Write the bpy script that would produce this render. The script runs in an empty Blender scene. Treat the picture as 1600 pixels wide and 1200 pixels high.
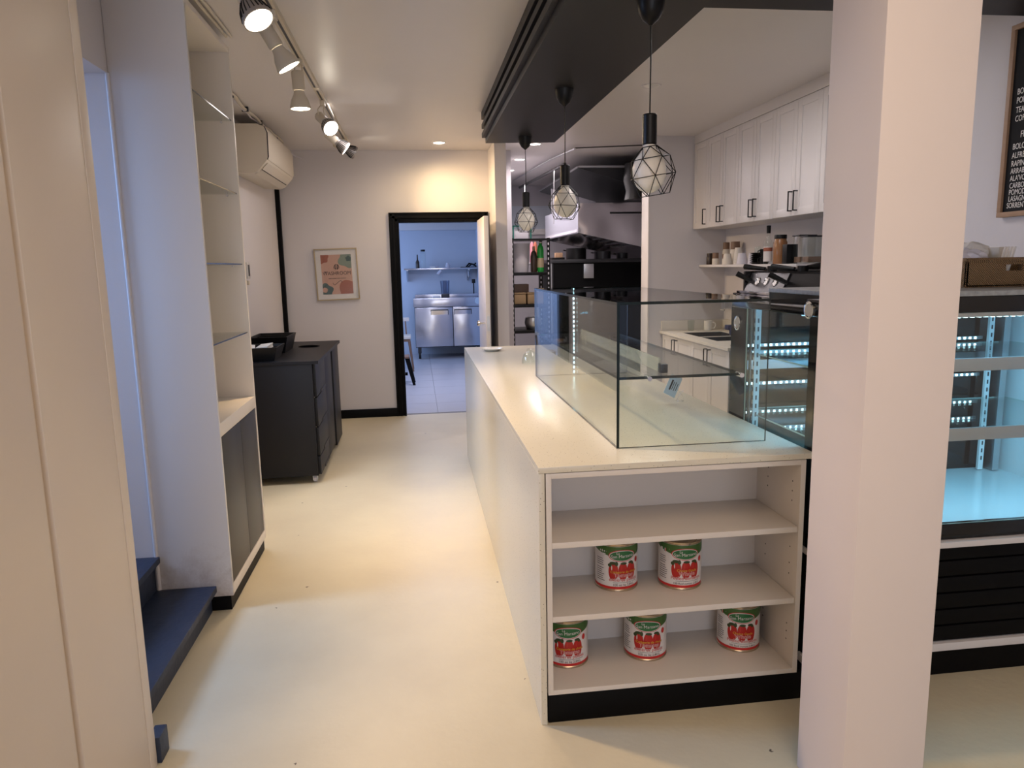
import bpy, bmesh, math, random
from mathutils import Vector, Matrix
random.seed(7)
PI = math.pi
S = bpy.context.scene
C = bpy.context.collection

# ---------------------------------------------------------------- camera, world, large lights, exposure
cam_d = bpy.data.cameras.new('camera'); cam = bpy.data.objects.new('camera', cam_d); C.objects.link(cam)
cam_d.sensor_width = 36.0; cam_d.lens = 1141.3 / 1600 * 36.0; cam_d.clip_start = 0.05
yaw, pitch, roll = 0.126763, 0.160039, -0.019360
fw = Vector((math.sin(yaw) * math.cos(pitch), math.cos(yaw) * math.cos(pitch), -math.sin(pitch)))
rt = Vector((math.cos(yaw), -math.sin(yaw), 0)); up = rt.cross(fw)
r2 = rt * math.cos(roll) + up * math.sin(roll); u2 = -rt * math.sin(roll) + up * math.cos(roll)
cam.matrix_world = Matrix(((r2.x, u2.x, -fw.x, 0), (r2.y, u2.y, -fw.y, 0), (r2.z, u2.z, -fw.z, 1.56), (0, 0, 0, 1)))
S.camera = cam

W = bpy.data.worlds.new('world'); S.world = W; W.use_nodes = True
W.node_tree.nodes['Background'].inputs[0].default_value = (0.60, 0.70, 1.0, 1)
W.node_tree.nodes['Background'].inputs[1].default_value = 0.25

def light(kind, name, loc, energy, color, size=None, aim=None, size_y=None, spot=None, blend=0.6, spread=None):
    d = bpy.data.lights.new(name, kind); d.energy = energy; d.color = color
    if kind == 'AREA':
        d.shape = 'RECTANGLE'; d.size = size; d.size_y = size_y or size
        if spread: d.spread = math.radians(spread)
    elif kind == 'SPOT':
        d.spot_size = math.radians(spot); d.spot_blend = blend; d.shadow_soft_size = size or 0.04
    else:
        d.shadow_soft_size = size or 0.05
    o = bpy.data.objects.new(name, d); C.objects.link(o); o.location = loc
    if aim is not None:
        o.rotation_euler = (Vector(aim) - Vector(loc)).to_track_quat('-Z', 'Y').to_euler()
    return o
WARM = (1.0, 0.68, 0.36); NEUT = (1.0, 0.86, 0.70); COOL = (0.50, 0.68, 1.0); CYAN = (0.35, 0.80, 1.0)
# daylight through the shop front behind the camera
light('AREA', 'shopfront_daylight', (-0.3, -3.6, 1.5), 38, (0.84, 0.86, 0.96), 2.6, (-0.3, 4, 1.1), 2.2)
# ceiling lamps of the front room, above and behind the camera
light('AREA', 'front_room_lamp', (0.7, 0.3, 2.70), 13, (1.0, 0.72, 0.45), 1.6, (0.9, 0.3, 0), 1.6)
light('AREA', 'front_room_lamp_right', (1.5, 0.2, 2.70), 2.0, (1.0, 0.76, 0.58), 1.2, (1.9, 0.2, 0), 1.2)
# fill lights added to brighten the staff aisle and the main aisle
light('AREA', 'staff_aisle_fill', (1.62, 4.4, 2.72), 10, (1.0, 0.92, 0.92), 0.5, (1.62, 4.4, 0), 1.4)
light('AREA', 'aisle_fill', (-0.35, 5.9, 2.72), 8, (1.0, 0.90, 0.88), 0.5, (-0.35, 5.7, 0), 1.6)
light('AREA', 'kitchen_lamp', (1.45, 8.9, 2.60), 10, (0.98, 0.88, 0.88), 0.4, (1.45, 8.9, 0), 2.0)
# daylight: window in the back pantry room, stairwell window, window behind the bookcase
light('AREA', 'pantry_window', (-2.2, 12.2, 1.6), 23, (0.34, 0.54, 1.0), 1.2, (0.5, 12.6, 1.0), 1.4)
light('AREA', 'pantry_fill', (0.1, 9.4, 2.40), 27, (0.66, 0.72, 1.0), 1.0, (0.1, 9.4, 0), 1.0)  # fill light added to brighten the pantry floor
light('AREA', 'stair_daylight', (-2.9, 3.0, 2.25), 12, (0.32, 0.54, 1.0), 0.6, (-0.2, 2.75, 0.0), 0.8, spread=110)
light('AREA', 'window_daylight', (-1.33, 4.72, 1.45), 10, (0.55, 0.72, 1.0), 0.9, (0.2, 4.9, 0.0), 1.0, spread=120)
S.view_settings.view_transform = 'Standard'; S.view_settings.look = 'None'
S.view_settings.gamma = 1.0; S.view_settings.use_curve_mapping = False
S.view_settings.exposure = 0.9

# ---------------------------------------------------------------- materials
def _new(name):
    m = bpy.data.materials.new(name); m.use_nodes = True
    return m, m.node_tree, m.node_tree.nodes['Principled BSDF']
def mat(name, col, rough=0.5, metal=0.0, noise=0.0, nscale=8.0, bump=0.0, bscale=60.0, spec=0.5, emit=None, es=0.0, coat=0.0):
    m, nt, b = _new(name)
    b.inputs['Base Color'].default_value = (*col, 1); b.inputs['Roughness'].default_value = rough
    b.inputs['Metallic'].default_value = metal; b.inputs['Specular IOR Level'].default_value = spec
    b.inputs['Coat Weight'].default_value = coat
    if emit:
        b.inputs['Emission Color'].default_value = (*emit, 1); b.inputs['Emission Strength'].default_value = es
    N = nt.nodes; L = nt.links
    tc = N.new('ShaderNodeTexCoord')
    if noise > 0:
        n = N.new('ShaderNodeTexNoise'); n.inputs['Scale'].default_value = nscale; n.inputs['Detail'].default_value = 5
        r = N.new('ShaderNodeMapRange'); r.inputs[3].default_value = 1 - noise; r.inputs[4].default_value = 1 + noise
        mx = N.new('ShaderNodeMix'); mx.data_type = 'RGBA'; mx.blend_type = 'MULTIPLY'; mx.inputs[0].default_value = 1
        mx.inputs[6].default_value = (*col, 1)
        L.new(tc.outputs['Object'], n.inputs['Vector']); L.new(n.outputs['Fac'], r.inputs[0]); L.new(r.outputs[0], mx.inputs[7])
        L.new(mx.outputs[2], b.inputs['Base Color'])
    if bump > 0:
        n2 = N.new('ShaderNodeTexNoise'); n2.inputs['Scale'].default_value = bscale; n2.inputs['Detail'].default_value = 4
        bp = N.new('ShaderNodeBump'); bp.inputs['Strength'].default_value = bump; bp.inputs['Distance'].default_value = 0.01
        L.new(tc.outputs['Object'], n2.inputs['Vector']); L.new(n2.outputs['Fac'], bp.inputs['Height']); L.new(bp.outputs[0], b.inputs['Normal'])
    return m
def srgb(h):
    f = lambda c: c / 12.92 if c <= 0.04045 else ((c + 0.055) / 1.055) ** 2.4
    return tuple(f(int(h[i:i + 2], 16) / 255) for i in (0, 2, 4))

def glass_mat(name, tint=(0.965, 0.988, 0.978), f0=1.5, rough=0.0):
    m = bpy.data.materials.new(name); m.use_nodes = True; nt = m.node_tree; nt.nodes.clear(); N = nt.nodes
    o = N.new('ShaderNodeOutputMaterial'); mx = N.new('ShaderNodeMixShader'); fr = N.new('ShaderNodeFresnel')
    ge = N.new('ShaderNodeNewGeometry'); mr = N.new('ShaderNodeMapRange'); mr.inputs[3].default_value = f0; mr.inputs[4].default_value = 1 / f0
    nt.links.new(ge.outputs['Backfacing'], mr.inputs[0]); nt.links.new(mr.outputs[0], fr.inputs['IOR'])
    t = N.new('ShaderNodeBsdfTransparent'); t.inputs[0].default_value = (*tint, 1)
    g = N.new('ShaderNodeBsdfGlossy'); g.inputs['Roughness'].default_value = rough
    nt.links.new(fr.outputs[0], mx.inputs[0]); nt.links.new(t.outputs[0], mx.inputs[1]); nt.links.new(g.outputs[0], mx.inputs[2])
    nt.links.new(mx.outputs[0], o.inputs[0]); return m

def floor_mat():
    m, nt, b = _new('painted_concrete'); N = nt.nodes; L = nt.links
    tc = N.new('ShaderNodeTexCoord')
    n = N.new('ShaderNodeTexNoise'); n.inputs['Scale'].default_value = 1.6; n.inputs['Detail'].default_value = 6; n.inputs['Roughness'].default_value = 0.6
    cr = N.new('ShaderNodeValToRGB'); cr.color_ramp.elements[0].position = 0.3; cr.color_ramp.elements[0].color = (0.60, 0.53, 0.38, 1)
    cr.color_ramp.elements[1].position = 0.7; cr.color_ramp.elements[1].color = (0.68, 0.61, 0.44, 1)
    v = N.new('ShaderNodeTexNoise'); v.inputs['Scale'].default_value = 19.0; v.inputs['Detail'].default_value = 3
    c2 = N.new('ShaderNodeValToRGB'); c2.color_ramp.elements[0].position = 0.745; c2.color_ramp.elements[0].color = (0, 0, 0, 1)
    c2.color_ramp.elements[1].position = 0.765; c2.color_ramp.elements[1].color = (1, 1, 1, 1)
    mx = N.new('ShaderNodeMix'); mx.data_type = 'RGBA'; mx.inputs[7].default_value = (0.10, 0.075, 0.05, 1)
    L.new(tc.outputs['Object'], n.inputs['Vector']); L.new(tc.outputs['Object'], v.inputs['Vector'])
    L.new(n.outputs['Fac'], cr.inputs[0]); L.new(v.outputs['Fac'], c2.inputs[0]); L.new(c2.outputs[0], mx.inputs[0])
    L.new(cr.outputs[0], mx.inputs[6]); L.new(mx.outputs[2], b.inputs['Base Color'])
    r = N.new('ShaderNodeMapRange'); r.inputs[3].default_value = 0.30; r.inputs[4].default_value = 0.48
    L.new(n.outputs['Fac'], r.inputs[0]); L.new(r.outputs[0], b.inputs['Roughness'])
    n3 = N.new('ShaderNodeTexNoise'); n3.inputs['Scale'].default_value = 30; n3.inputs['Detail'].default_value = 5
    bp = N.new('ShaderNodeBump'); bp.inputs['Strength'].default_value = 0.12; bp.inputs['Distance'].default_value = 0.01
    L.new(tc.outputs['Object'], n3.inputs['Vector']); L.new(n3.outputs['Fac'], bp.inputs['Height']); L.new(bp.outputs[0], b.inputs['Normal'])
    return m
def quartz_mat():
    m, nt, b = _new('speckled_quartz'); N = nt.nodes; L = nt.links
    tc = N.new('ShaderNodeTexCoord'); v = N.new('ShaderNodeTexVoronoi'); v.inputs['Scale'].default_value = 95
    n = N.new('ShaderNodeTexNoise'); n.inputs['Scale'].default_value = 60; n.inputs['Detail'].default_value = 3
    c = N.new('ShaderNodeValToRGB'); c.color_ramp.elements[0].position = 0.10; c.color_ramp.elements[0].color = (0.20, 0.17, 0.12, 1)
    c.color_ramp.elements[1].position = 0.17; c.color_ramp.elements[1].color = (0.70, 0.66, 0.55, 1)
    c3 = N.new('ShaderNodeValToRGB'); c3.color_ramp.elements[0].position = 0.42; c3.color_ramp.elements[0].color = (0, 0, 0, 1)
    c3.color_ramp.elements[1].position = 0.52; c3.color_ramp.elements[1].color = (1, 1, 1, 1)
    mx = N.new('ShaderNodeMix'); mx.data_type = 'RGBA'; mx.inputs[6].default_value = (0.70, 0.66, 0.55, 1)
    L.new(tc.outputs['Object'], v.inputs['Vector']); L.new(tc.outputs['Object'], n.inputs['Vector'])
    L.new(v.outputs['Distance'], c.inputs[0]); L.new(n.outputs['Fac'], c3.inputs[0]); L.new(c3.outputs[0], mx.inputs[0])
    L.new(c.outputs[0], mx.inputs[7]); L.new(mx.outputs[2], b.inputs['Base Color'])
    b.inputs['Roughness'].default_value = 0.22
    return m
def wicker_mat():
    m, nt, b = _new('woven_seagrass'); N = nt.nodes; L = nt.links
    tc = N.new('ShaderNodeTexCoord'); w = N.new('ShaderNodeTexWave'); w.inputs['Scale'].default_value = 75; w.inputs['Distortion'].default_value = 3
    w.bands_direction = 'DIAGONAL'
    c = N.new('ShaderNodeValToRGB'); c.color_ramp.elements[0].color = (0.10, 0.05, 0.02, 1); c.color_ramp.elements[1].color = (0.42, 0.27, 0.14, 1)
    bp = N.new('ShaderNodeBump'); bp.inputs['Strength'].default_value = 0.7; bp.inputs['Distance'].default_value = 0.01
    L.new(tc.outputs['Object'], w.inputs['Vector']); L.new(w.outputs['Fac'], c.inputs[0]); L.new(c.outputs[0], b.inputs['Base Color'])
    L.new(w.outputs['Fac'], bp.inputs['Height']); L.new(bp.outputs[0], b.inputs['Normal']); b.inputs['Roughness'].default_value = 0.8
    return m
def steel_mat(name, rough=0.18, warp=0.5, col=(0.62, 0.61, 0.64), dist=0.05, sc=2.2):
    m, nt, b = _new(name); N = nt.nodes; L = nt.links
    b.inputs['Base Color'].default_value = (*col, 1); b.inputs['Metallic'].default_value = 1; b.inputs['Roughness'].default_value = rough
    tc = N.new('ShaderNodeTexCoord'); n = N.new('ShaderNodeTexNoise'); n.inputs['Scale'].default_value = sc; n.inputs['Detail'].default_value = 1
    bp = N.new('ShaderNodeBump'); bp.inputs['Strength'].default_value = warp; bp.inputs['Distance'].default_value = dist
    L.new(tc.outputs['Object'], n.inputs['Vector']); L.new(n.outputs['Fac'], bp.inputs['Height']); L.new(bp.outputs[0], b.inputs['Normal'])
    return m

M = {}
M['wall'] = mat('wall_paint', (0.655, 0.63, 0.645), 0.55, noise=0.03, nscale=2, bump=0.05, bscale=40)
M['ceil'] = mat('ceiling_paint', (0.70, 0.67, 0.66), 0.36, noise=0.04, nscale=1.5, bump=0.10, bscale=6)
M['panel'] = mat('cream_panel_paint', (0.70, 0.62, 0.54), 0.42, noise=0.03, nscale=3, bump=0.03, bscale=12)
M['pillar'] = mat('pillar_paint', (0.76, 0.68, 0.64), 0.5, noise=0.03, nscale=3, bump=0.06, bscale=18)
M['floor'] = floor_mat()
M['black'] = mat('black_paint', (0.0025, 0.0025, 0.003), 0.5, spec=0.12, bump=0.04, bscale=50)
M['soffit'] = mat('soffit_black_paint', (0.010, 0.0095, 0.011), 0.45, spec=0.3, noise=0.1, nscale=3)
M['navy'] = mat('navy_stair_paint', (0.018, 0.028, 0.055), 0.5, noise=0.3, nscale=9, bump=0.2, bscale=30)
M['white'] = mat('white_melamine', (0.72, 0.67, 0.62), 0.35, noise=0.02, nscale=2)
def scuffed_mat():
    m, nt, b = _new('scuffed_white_paint'); N = nt.nodes; L = nt.links; tc = N.new('ShaderNodeTexCoord'); sp = N.new('ShaderNodeSeparateXYZ')
    n = N.new('ShaderNodeTexNoise'); n.inputs['Scale'].default_value = 9; n.inputs['Detail'].default_value = 8; n.inputs['Roughness'].default_value = 0.75
    zr = N.new('ShaderNodeMapRange'); zr.inputs[1].default_value = 0.08; zr.inputs[2].default_value = 0.55; zr.inputs[3].default_value = 0.62; zr.inputs[4].default_value = 0.0
    mu = N.new('ShaderNodeMath'); mu.operation = 'MULTIPLY'; cr = N.new('ShaderNodeValToRGB'); cr.color_ramp.elements[0].position = 0.17; cr.color_ramp.elements[1].position = 0.5
    cr.color_ramp.elements[0].color = (0.68, 0.655, 0.65, 1); cr.color_ramp.elements[1].color = (0.28, 0.20, 0.16, 1)
    L.new(tc.outputs['Object'], n.inputs['Vector']); L.new(tc.outputs['Object'], sp.inputs[0]); L.new(sp.outputs[2], zr.inputs[0])
    L.new(n.outputs['Fac'], mu.inputs[0]); L.new(zr.outputs[0], mu.inputs[1]); L.new(mu.outputs[0], cr.inputs[0]); L.new(cr.outputs[0], b.inputs['Base Color'])
    b.inputs['Roughness'].default_value = 0.45; return m
M['scuff'] = scuffed_mat()
M['shaker'] = mat('white_shaker_paint', (0.70, 0.67, 0.66), 0.32)
M['bdoor'] = mat('charcoal_door', (0.020, 0.018, 0.017), 0.40, spec=0.4, noise=0.15, nscale=5)
M['char'] = mat('charcoal_laminate', (0.006, 0.006, 0.008), 0.45, spec=0.3, noise=0.1, nscale=4)
M['blackgloss'] = mat('black_gloss', (0.006, 0.006, 0.007), 0.08)
M['blackm'] = mat('black_metal', (0.004, 0.004, 0.0045), 0.4, spec=0.3)
M['dgrey'] = mat('dark_grey_metal', (0.05, 0.05, 0.055), 0.35, 0.6)
M['quartz'] = quartz_mat()
M['glass'] = glass_mat('clear_glass')
M['gedge'] = mat('dark_glass_edge', (0.006, 0.014, 0.012), 0.12)
M['gedge2'] = mat('pale_glass_edge', (0.45, 0.60, 0.55), 0.15)
M['globe'] = mat('opal_glass', (0.90, 0.84, 0.74), 0.3, spec=0.3)
M['chrome'] = mat('chrome', (0.85, 0.85, 0.86), 0.08, 1)
M['steel'] = steel_mat('brushed_steel', 0.22, 0.55)
M['hood'] = steel_mat('hood_steel', 0.14, 1.0, (0.50, 0.48, 0.50), 0.12, 1.8)
M['alu'] = mat('aluminium', (0.62, 0.63, 0.65), 0.3, 1)
M['ac'] = mat('aged_white_plastic', (0.66, 0.60, 0.50), 0.4)
M['lampwhite'] = mat('cream_lamp_plastic', (0.62, 0.56, 0.46), 0.45)
M['lampsilver'] = mat('ribbed_grey_heatsink', (0.36, 0.33, 0.31), 0.4, 0.5)
M['lit'] = mat('lamp_face', (1, 1, 1), 0.3, emit=(1.0, 0.90, 0.74), es=9)
M['litdown'] = mat('downlight_face', (1, 1, 1), 0.3, emit=(1.0, 0.93, 0.86), es=12)
M['led'] = mat('led_dot', (1, 1, 1), 0.3, emit=(0.50, 0.88, 1.0), es=5)
M['ledsoft'] = mat('led_strip_diffuser', (1, 1, 1), 0.3, emit=(0.30, 0.68, 1.0), es=1.4)
M['slab'] = mat('fridge_white_liner', (0.72, 0.80, 0.82), 0.15)
M['band'] = mat('price_rail_aluminium', (0.55, 0.56, 0.57), 0.35, 0.7)
M['wood'] = mat('oak_frame', (0.36, 0.22, 0.13), 0.5, noise=0.2, nscale=30)
M['frame'] = mat('pale_wood_frame', (0.40, 0.32, 0.20), 0.4)
M['paper'] = mat('white_paper', (0.72, 0.70, 0.68), 0.7)
M['board'] = mat('black_felt', (0.006, 0.006, 0.007), 0.9)
M['letters'] = mat('white_letters', (0.80, 0.76, 0.72), 0.5)
M['poster'] = mat('poster_blush', (0.56, 0.34, 0.26), 0.5)
M['rust'] = mat('poster_rust', (0.34, 0.10, 0.055), 0.5)
M['sage'] = mat('poster_sage', (0.21, 0.27, 0.22), 0.5)
M['teal'] = mat('poster_teal', (0.06, 0.11, 0.11), 0.5)
M['ink'] = mat('dark_ink', (0.02, 0.015, 0.02), 0.6)
M['wicker'] = wicker_mat()
M['red'] = mat('label_red', (0.52, 0.02, 0.02), 0.35)
M['redd'] = mat('tomato_red', (0.42, 0.012, 0.010), 0.3)
M['green'] = mat('label_green', (0.045, 0.12, 0.025), 0.35)
M['greenl'] = mat('emblem_green', (0.02, 0.14, 0.04), 0.35)
M['leaf'] = mat('leaf_green', (0.03, 0.05, 0.015), 0.5)
M['lwhite'] = mat('label_white', (0.72, 0.68, 0.66), 0.4)
M['yellow'] = mat('label_yellow', (0.60, 0.42, 0.03), 0.4)
M['tin'] = mat('tin_rim', (0.55, 0.45, 0.34), 0.25, 1)
M['ceramic'] = mat('white_ceramic', (0.72, 0.70, 0.67), 0.2)
M['cup'] = mat('paper_cup', (0.66, 0.62, 0.56), 0.6)
M['bluewall'] = mat('pantry_wall_paint', (0.55, 0.60, 0.68), 0.6)
M['tile'] = mat('grey_floor_tile', (0.45, 0.44, 0.46), 0.35, noise=0.06, nscale=6)
M['grout'] = mat('tile_grout', (0.20, 0.20, 0.21), 0.8)
M['kwall'] = mat('kitchen_wall_paint', (0.50, 0.48, 0.52), 0.5)
M['brownjar'] = mat('brown_syrup', (0.30, 0.14, 0.06), 0.2)
M['darkjar'] = mat('coffee_brown', (0.035, 0.02, 0.012), 0.3)
M['bottlegreen'] = mat('bright_green_plastic', (0.02, 0.34, 0.05), 0.2)
M['pink'] = mat('pink_cloth', (0.55, 0.20, 0.24), 0.6)
M['cloudy'] = mat('cloudy_plastic', (0.62, 0.60, 0.66), 0.4)
M['cardboard'] = mat('cardboard', (0.36, 0.25, 0.14), 0.8)
M['walnut'] = mat('wood_seat', (0.20, 0.12, 0.08), 0.5)
M['blueplastic'] = mat('blue_metal', (0.05, 0.06, 0.14), 0.2, 0.4)
M['paleblue'] = mat('pale_blue_card', (0.52, 0.66, 0.78), 0.5)
M['granite'] = mat('grey_granite', (0.29, 0.31, 0.32), 0.3, noise=0.45, nscale=60)

# ---------------------------------------------------------------- helpers
WL = {}
def wloc(o):
    return WL.get(o.name, Vector((0, 0, 0))) if o is not None else Vector((0, 0, 0))

class MB:
    def __init__(s): s.bm = bmesh.new(); s.mats = []
    def _mi(s, m):
        if m is None: return 0
        if m not in s.mats: s.mats.append(m)
        return s.mats.index(m)
    def box(s, x0, x1, y0, y1, z0, z1, b=0.0, rot=None, m=None):
        c = Vector(((x0 + x1) / 2, (y0 + y1) / 2, (z0 + z1) / 2))
        mt = Matrix.Translation(c)
        if rot is not None: mt = mt @ rot.to_4x4()
        mt = mt @ Matrix.Diagonal((abs(x1 - x0), abs(y1 - y0), abs(z1 - z0), 1))
        r = bmesh.ops.create_cube(s.bm, size=1.0, matrix=mt)
        vs = r['verts']; fs = {f for v in vs for f in v.link_faces}; mi = s._mi(m)
        for f in fs: f.material_index = mi
        if b > 0:
            es = list({e for v in vs for e in v.link_edges})
            bmesh.ops.bevel(s.bm, geom=es, offset=b, segments=2, affect='EDGES', profile=0.6)
        return s
    def lathe(s, prof, c=(0, 0, 0), seg=24, rot=None, m=None, cap=True):
        c = Vector(c); rings = []; mi = s._mi(m)
        for r, z in prof:
            ring = []
            for i in range(seg):
                a = 2 * PI * i / seg; p = Vector((r * math.cos(a), r * math.sin(a), z))
                if rot is not None: p = rot @ p
                ring.append(s.bm.verts.new(p + c))
            rings.append(ring)
        for k in range(len(rings) - 1):
            for i in range(seg):
                j = (i + 1) % seg
                f = s.bm.faces.new((rings[k][i], rings[k][j], rings[k + 1][j], rings[k + 1][i])); f.material_index = mi
        if cap:
            if prof[0][0] > 1e-4: s.bm.faces.new(list(reversed(rings[0]))).material_index = mi
            if prof[-1][0] > 1e-4: s.bm.faces.new(rings[-1]).material_index = mi
        return s
    def cyl(s, p0, p1, r0, r1=None, seg=16, m=None):
        p0 = Vector(p0); p1 = Vector(p1); r1 = r0 if r1 is None else r1; d = p1 - p0
        q = Vector((0, 0, 1)).rotation_difference(d.normalized()).to_matrix()
        return s.lathe([(r0, 0), (r1, d.length)], p0, seg, q, m)
    def tube(s, pts, r, seg=8, m=None):
        pts = [Vector(p) for p in pts]; rings = []; mi = s._mi(m)
        for i, p in enumerate(pts):
            t = (pts[min(i + 1, len(pts) - 1)] - pts[max(i - 1, 0)]).normalized()
            q = Vector((0, 0, 1)).rotation_difference(t).to_matrix()
            rings.append([s.bm.verts.new(p + q @ Vector((r * math.cos(2 * PI * k / seg), r * math.sin(2 * PI * k / seg), 0))) for k in range(seg)])
        for a, b in zip(rings, rings[1:]):
            # align
            off = min(range(seg), key=lambda o: sum((a[k].co - b[(k + o) % seg].co).length for k in range(seg)))
            for k in range(seg):
                s.bm.faces.new((a[k], a[(k + 1) % seg], b[(k + 1 + off) % seg], b[(k + off) % seg])).material_index = mi
            b[:] = b[off:] + b[:off]
        s.bm.faces.new(list(reversed(rings[0]))).material_index = mi; s.bm.faces.new(rings[-1]).material_index = mi
        return s
    def prism(s, poly, axis, a, b, m=None):
        mi = s._mi(m)
        def P(u, v, w): return {'x': (w, u, v), 'y': (u, w, v), 'z': (u, v, w)}[axis]
        A = [s.bm.verts.new(P(u, v, a)) for u, v in poly]; B = [s.bm.verts.new(P(u, v, b)) for u, v in poly]
        n = len(poly)
        fs = [s.bm.faces.new(A), s.bm.faces.new(list(reversed(B)))]
        for i in range(n): fs.append(s.bm.faces.new((A[i], B[i], B[(i + 1) % n], A[(i + 1) % n])))
        for f in fs: f.material_index = mi
        return s
    def poly(s, pts, m=None):
        f = s.bm.faces.new([s.bm.verts.new(p) for p in pts]); f.material_index = s._mi(m); return s
    def build(s, name, m, parent=None, smooth=True, angle=35, fix=True, local=False):
        if fix: bmesh.ops.recalc_face_normals(s.bm, faces=s.bm.faces)
        off = Vector((0, 0, 0)) if local else wloc(parent)
        for v in s.bm.verts: v.co -= off
        me = bpy.data.meshes.new(name); s.bm.to_mesh(me); s.bm.free()
        mats = s.mats if s.mats else [m]
        for x in mats: me.materials.append(x)
        if smooth:
            me.polygons.foreach_set('use_smooth', [True] * len(me.polygons)); me.set_sharp_from_angle(angle=math.radians(angle))
        o = bpy.data.objects.new(name, me); C.objects.link(o)
        if parent is not None: o.parent = parent
        WL[o.name] = off
        if name in ('lettering', 'pin_holes'): o['kind'] = 'stuff'
        return o
def B(*a, **k): return MB().box(*a, **k)
def tag(o, label=None, cat=None, group=None, kind=None):
    if label: o['label'] = label
    if cat: o['category'] = cat
    if group: o['group'] = group
    if kind: o['kind'] = kind
    return o
def thing(name, label, cat, loc=(0, 0, 0), group=None, rz=0):
    o = bpy.data.objects.new(name, None); C.objects.link(o); o.location = loc; o.rotation_euler = (0, 0, rz)
    o.empty_display_size = 0.05
    WL[o.name] = Vector(loc); return tag(o, label, cat, group)
def struct(mb, name, m, parent=None, **k):
    o = mb.build(name, m, parent, **k); o['kind'] = 'structure'; return o
def copy_tree(o, parent=None):
    c = o.copy(); C.objects.link(c)
    if parent is not None: c.parent = parent; c.matrix_parent_inverse = o.matrix_parent_inverse.copy()
    for ch in [x for x in bpy.data.objects if x.parent == o]: copy_tree(ch, c)
    return c
def text_mesh(txt, size, depth=0.0005, align='LEFT', bold=0.0, sx=1.0):
    cu = bpy.data.curves.new('t', 'FONT'); cu.body = txt; cu.size = 1.0; cu.align_x = align; cu.extrude = depth / size if depth > 0.0002 else 0.0; cu.offset = 0.0
    cu.resolution_u = 3
    o = bpy.data.objects.new('t', cu); C.objects.link(o)
    dg = bpy.context.evaluated_depsgraph_get(); me = bpy.data.meshes.new_from_object(o.evaluated_get(dg))
    bpy.data.objects.remove(o); bpy.data.curves.remove(cu)
    for v in me.vertices: v.co = Vector((v.co.x * size * sx, v.co.y * size, v.co.z * size))
    return me
def add_mesh(mb, me, fn, m=None):
    mi = mb._mi(m); vs = [mb.bm.verts.new(fn(v.co)) for v in me.vertices]
    for p in me.polygons:
        try: mb.bm.faces.new([vs[i] for i in p.vertices]).material_index = mi
        except ValueError: pass

# ---------------------------------------------------------------- room shell
CZ = 2.74
fl = struct(B(-1.6, 4.2, -4.2, 7.80, -0.06, 0), 'floor', M['floor'])
struct(B(0.9, 4.2, 7.80, 11.3, -0.06, 0), 'floor_kitchen', M['tile'])
ce = MB(); ce.box(-1.6, 4.2, -4.2, 7.86, CZ, CZ + 0.08); ce.box(0.94, 4.2, 7.86, 11.3, CZ, CZ + 0.08)
struct(ce, 'ceiling', M['ceil'])
# near left wall of grooved panels
wl = struct(B(-1.25, -0.90, -4.2, 2.235, 0, CZ), 'wall_left', M['panel'])
for a, b in ((-1.2, 0.55), (0.585, 1.785), (1.815, 2.205)):
    o = B(-0.905, -0.886, a, b, 0.0, CZ, b=0.0025).build('wall_panel', M['panel'], wl)
B(-0.905, -0.884, 2.2065, 2.258, 0.0, CZ, b=0.003).build('edge_board', M['panel'], wl)
struct(B(-0.91, -0.872, 2.262, 2.335, 0, 0.09, b=0.003), 'baseboard_stub', M['navy'])
# wall above the stair opening, stairwell
struct(B(-1.36, -1.22, 2.20, 3.345, 2.372, CZ), 'wall_header', M['wall'])
struct(B(-3.6, -1.222, 3.345, 3.45, 0, 3.4), 'wall_stairwell', M['wall'])
struct(B(-3.6, -1.36, 2.05, 2.20, 0, 3.4), 'wall_stairwell_near', M['wall'])
struct(B(-3.7, -3.6, 2.05, 3.45, 0, 3.4), 'wall_stairwell_end', M['wall'])
struct(MB().cyl((-1.221, 3.343, 0.12), (-1.221, 3.343, 2.372), 0.009, seg=10), 'trim_corner_bead', M['wall'])
st = thing('staircase', 'dark navy painted steps rising left through the opening in the left wall', 'stairs', (-1.2, 2.9, 0))
for k, (x1, z) in enumerate(((-0.97, 0.125), (-1.205, 0.285), (-1.49, 0.46), (-1.77, 0.635), (-2.05, 0.81), (-2.33, 0.985))):
    mb = MB(); xl = -1.42 - 0.28 * k if k else -1.42
    mb.box(-3.55 if k == 5 else x1 - 0.30, x1 - 0.028, 2.345 if k else 2.345, 3.342, max(0, z - 0.3) if k else 0.0, z - 0.03)
    mb.box(-3.55 if k == 5 else x1 - 0.30, x1, 2.345, 3.342, z - 0.03, z, b=0.004)
    mb.build('step', M['navy'], st)
# wall beyond the bookcase
struct(B(-1.50, -1.222, 3.45, 4.115, 0, CZ), 'wall_left_middle', M['wall'])
struct(B(-1.50, -1.36, 4.115, 7.76, 0, CZ), 'wall_left_far', M['wall'])
struct(B(-1.372, -1.318, 7.715, 7.762, 0, 2.46, b=0.002), 'trim_corner_black', M['black'])
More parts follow.
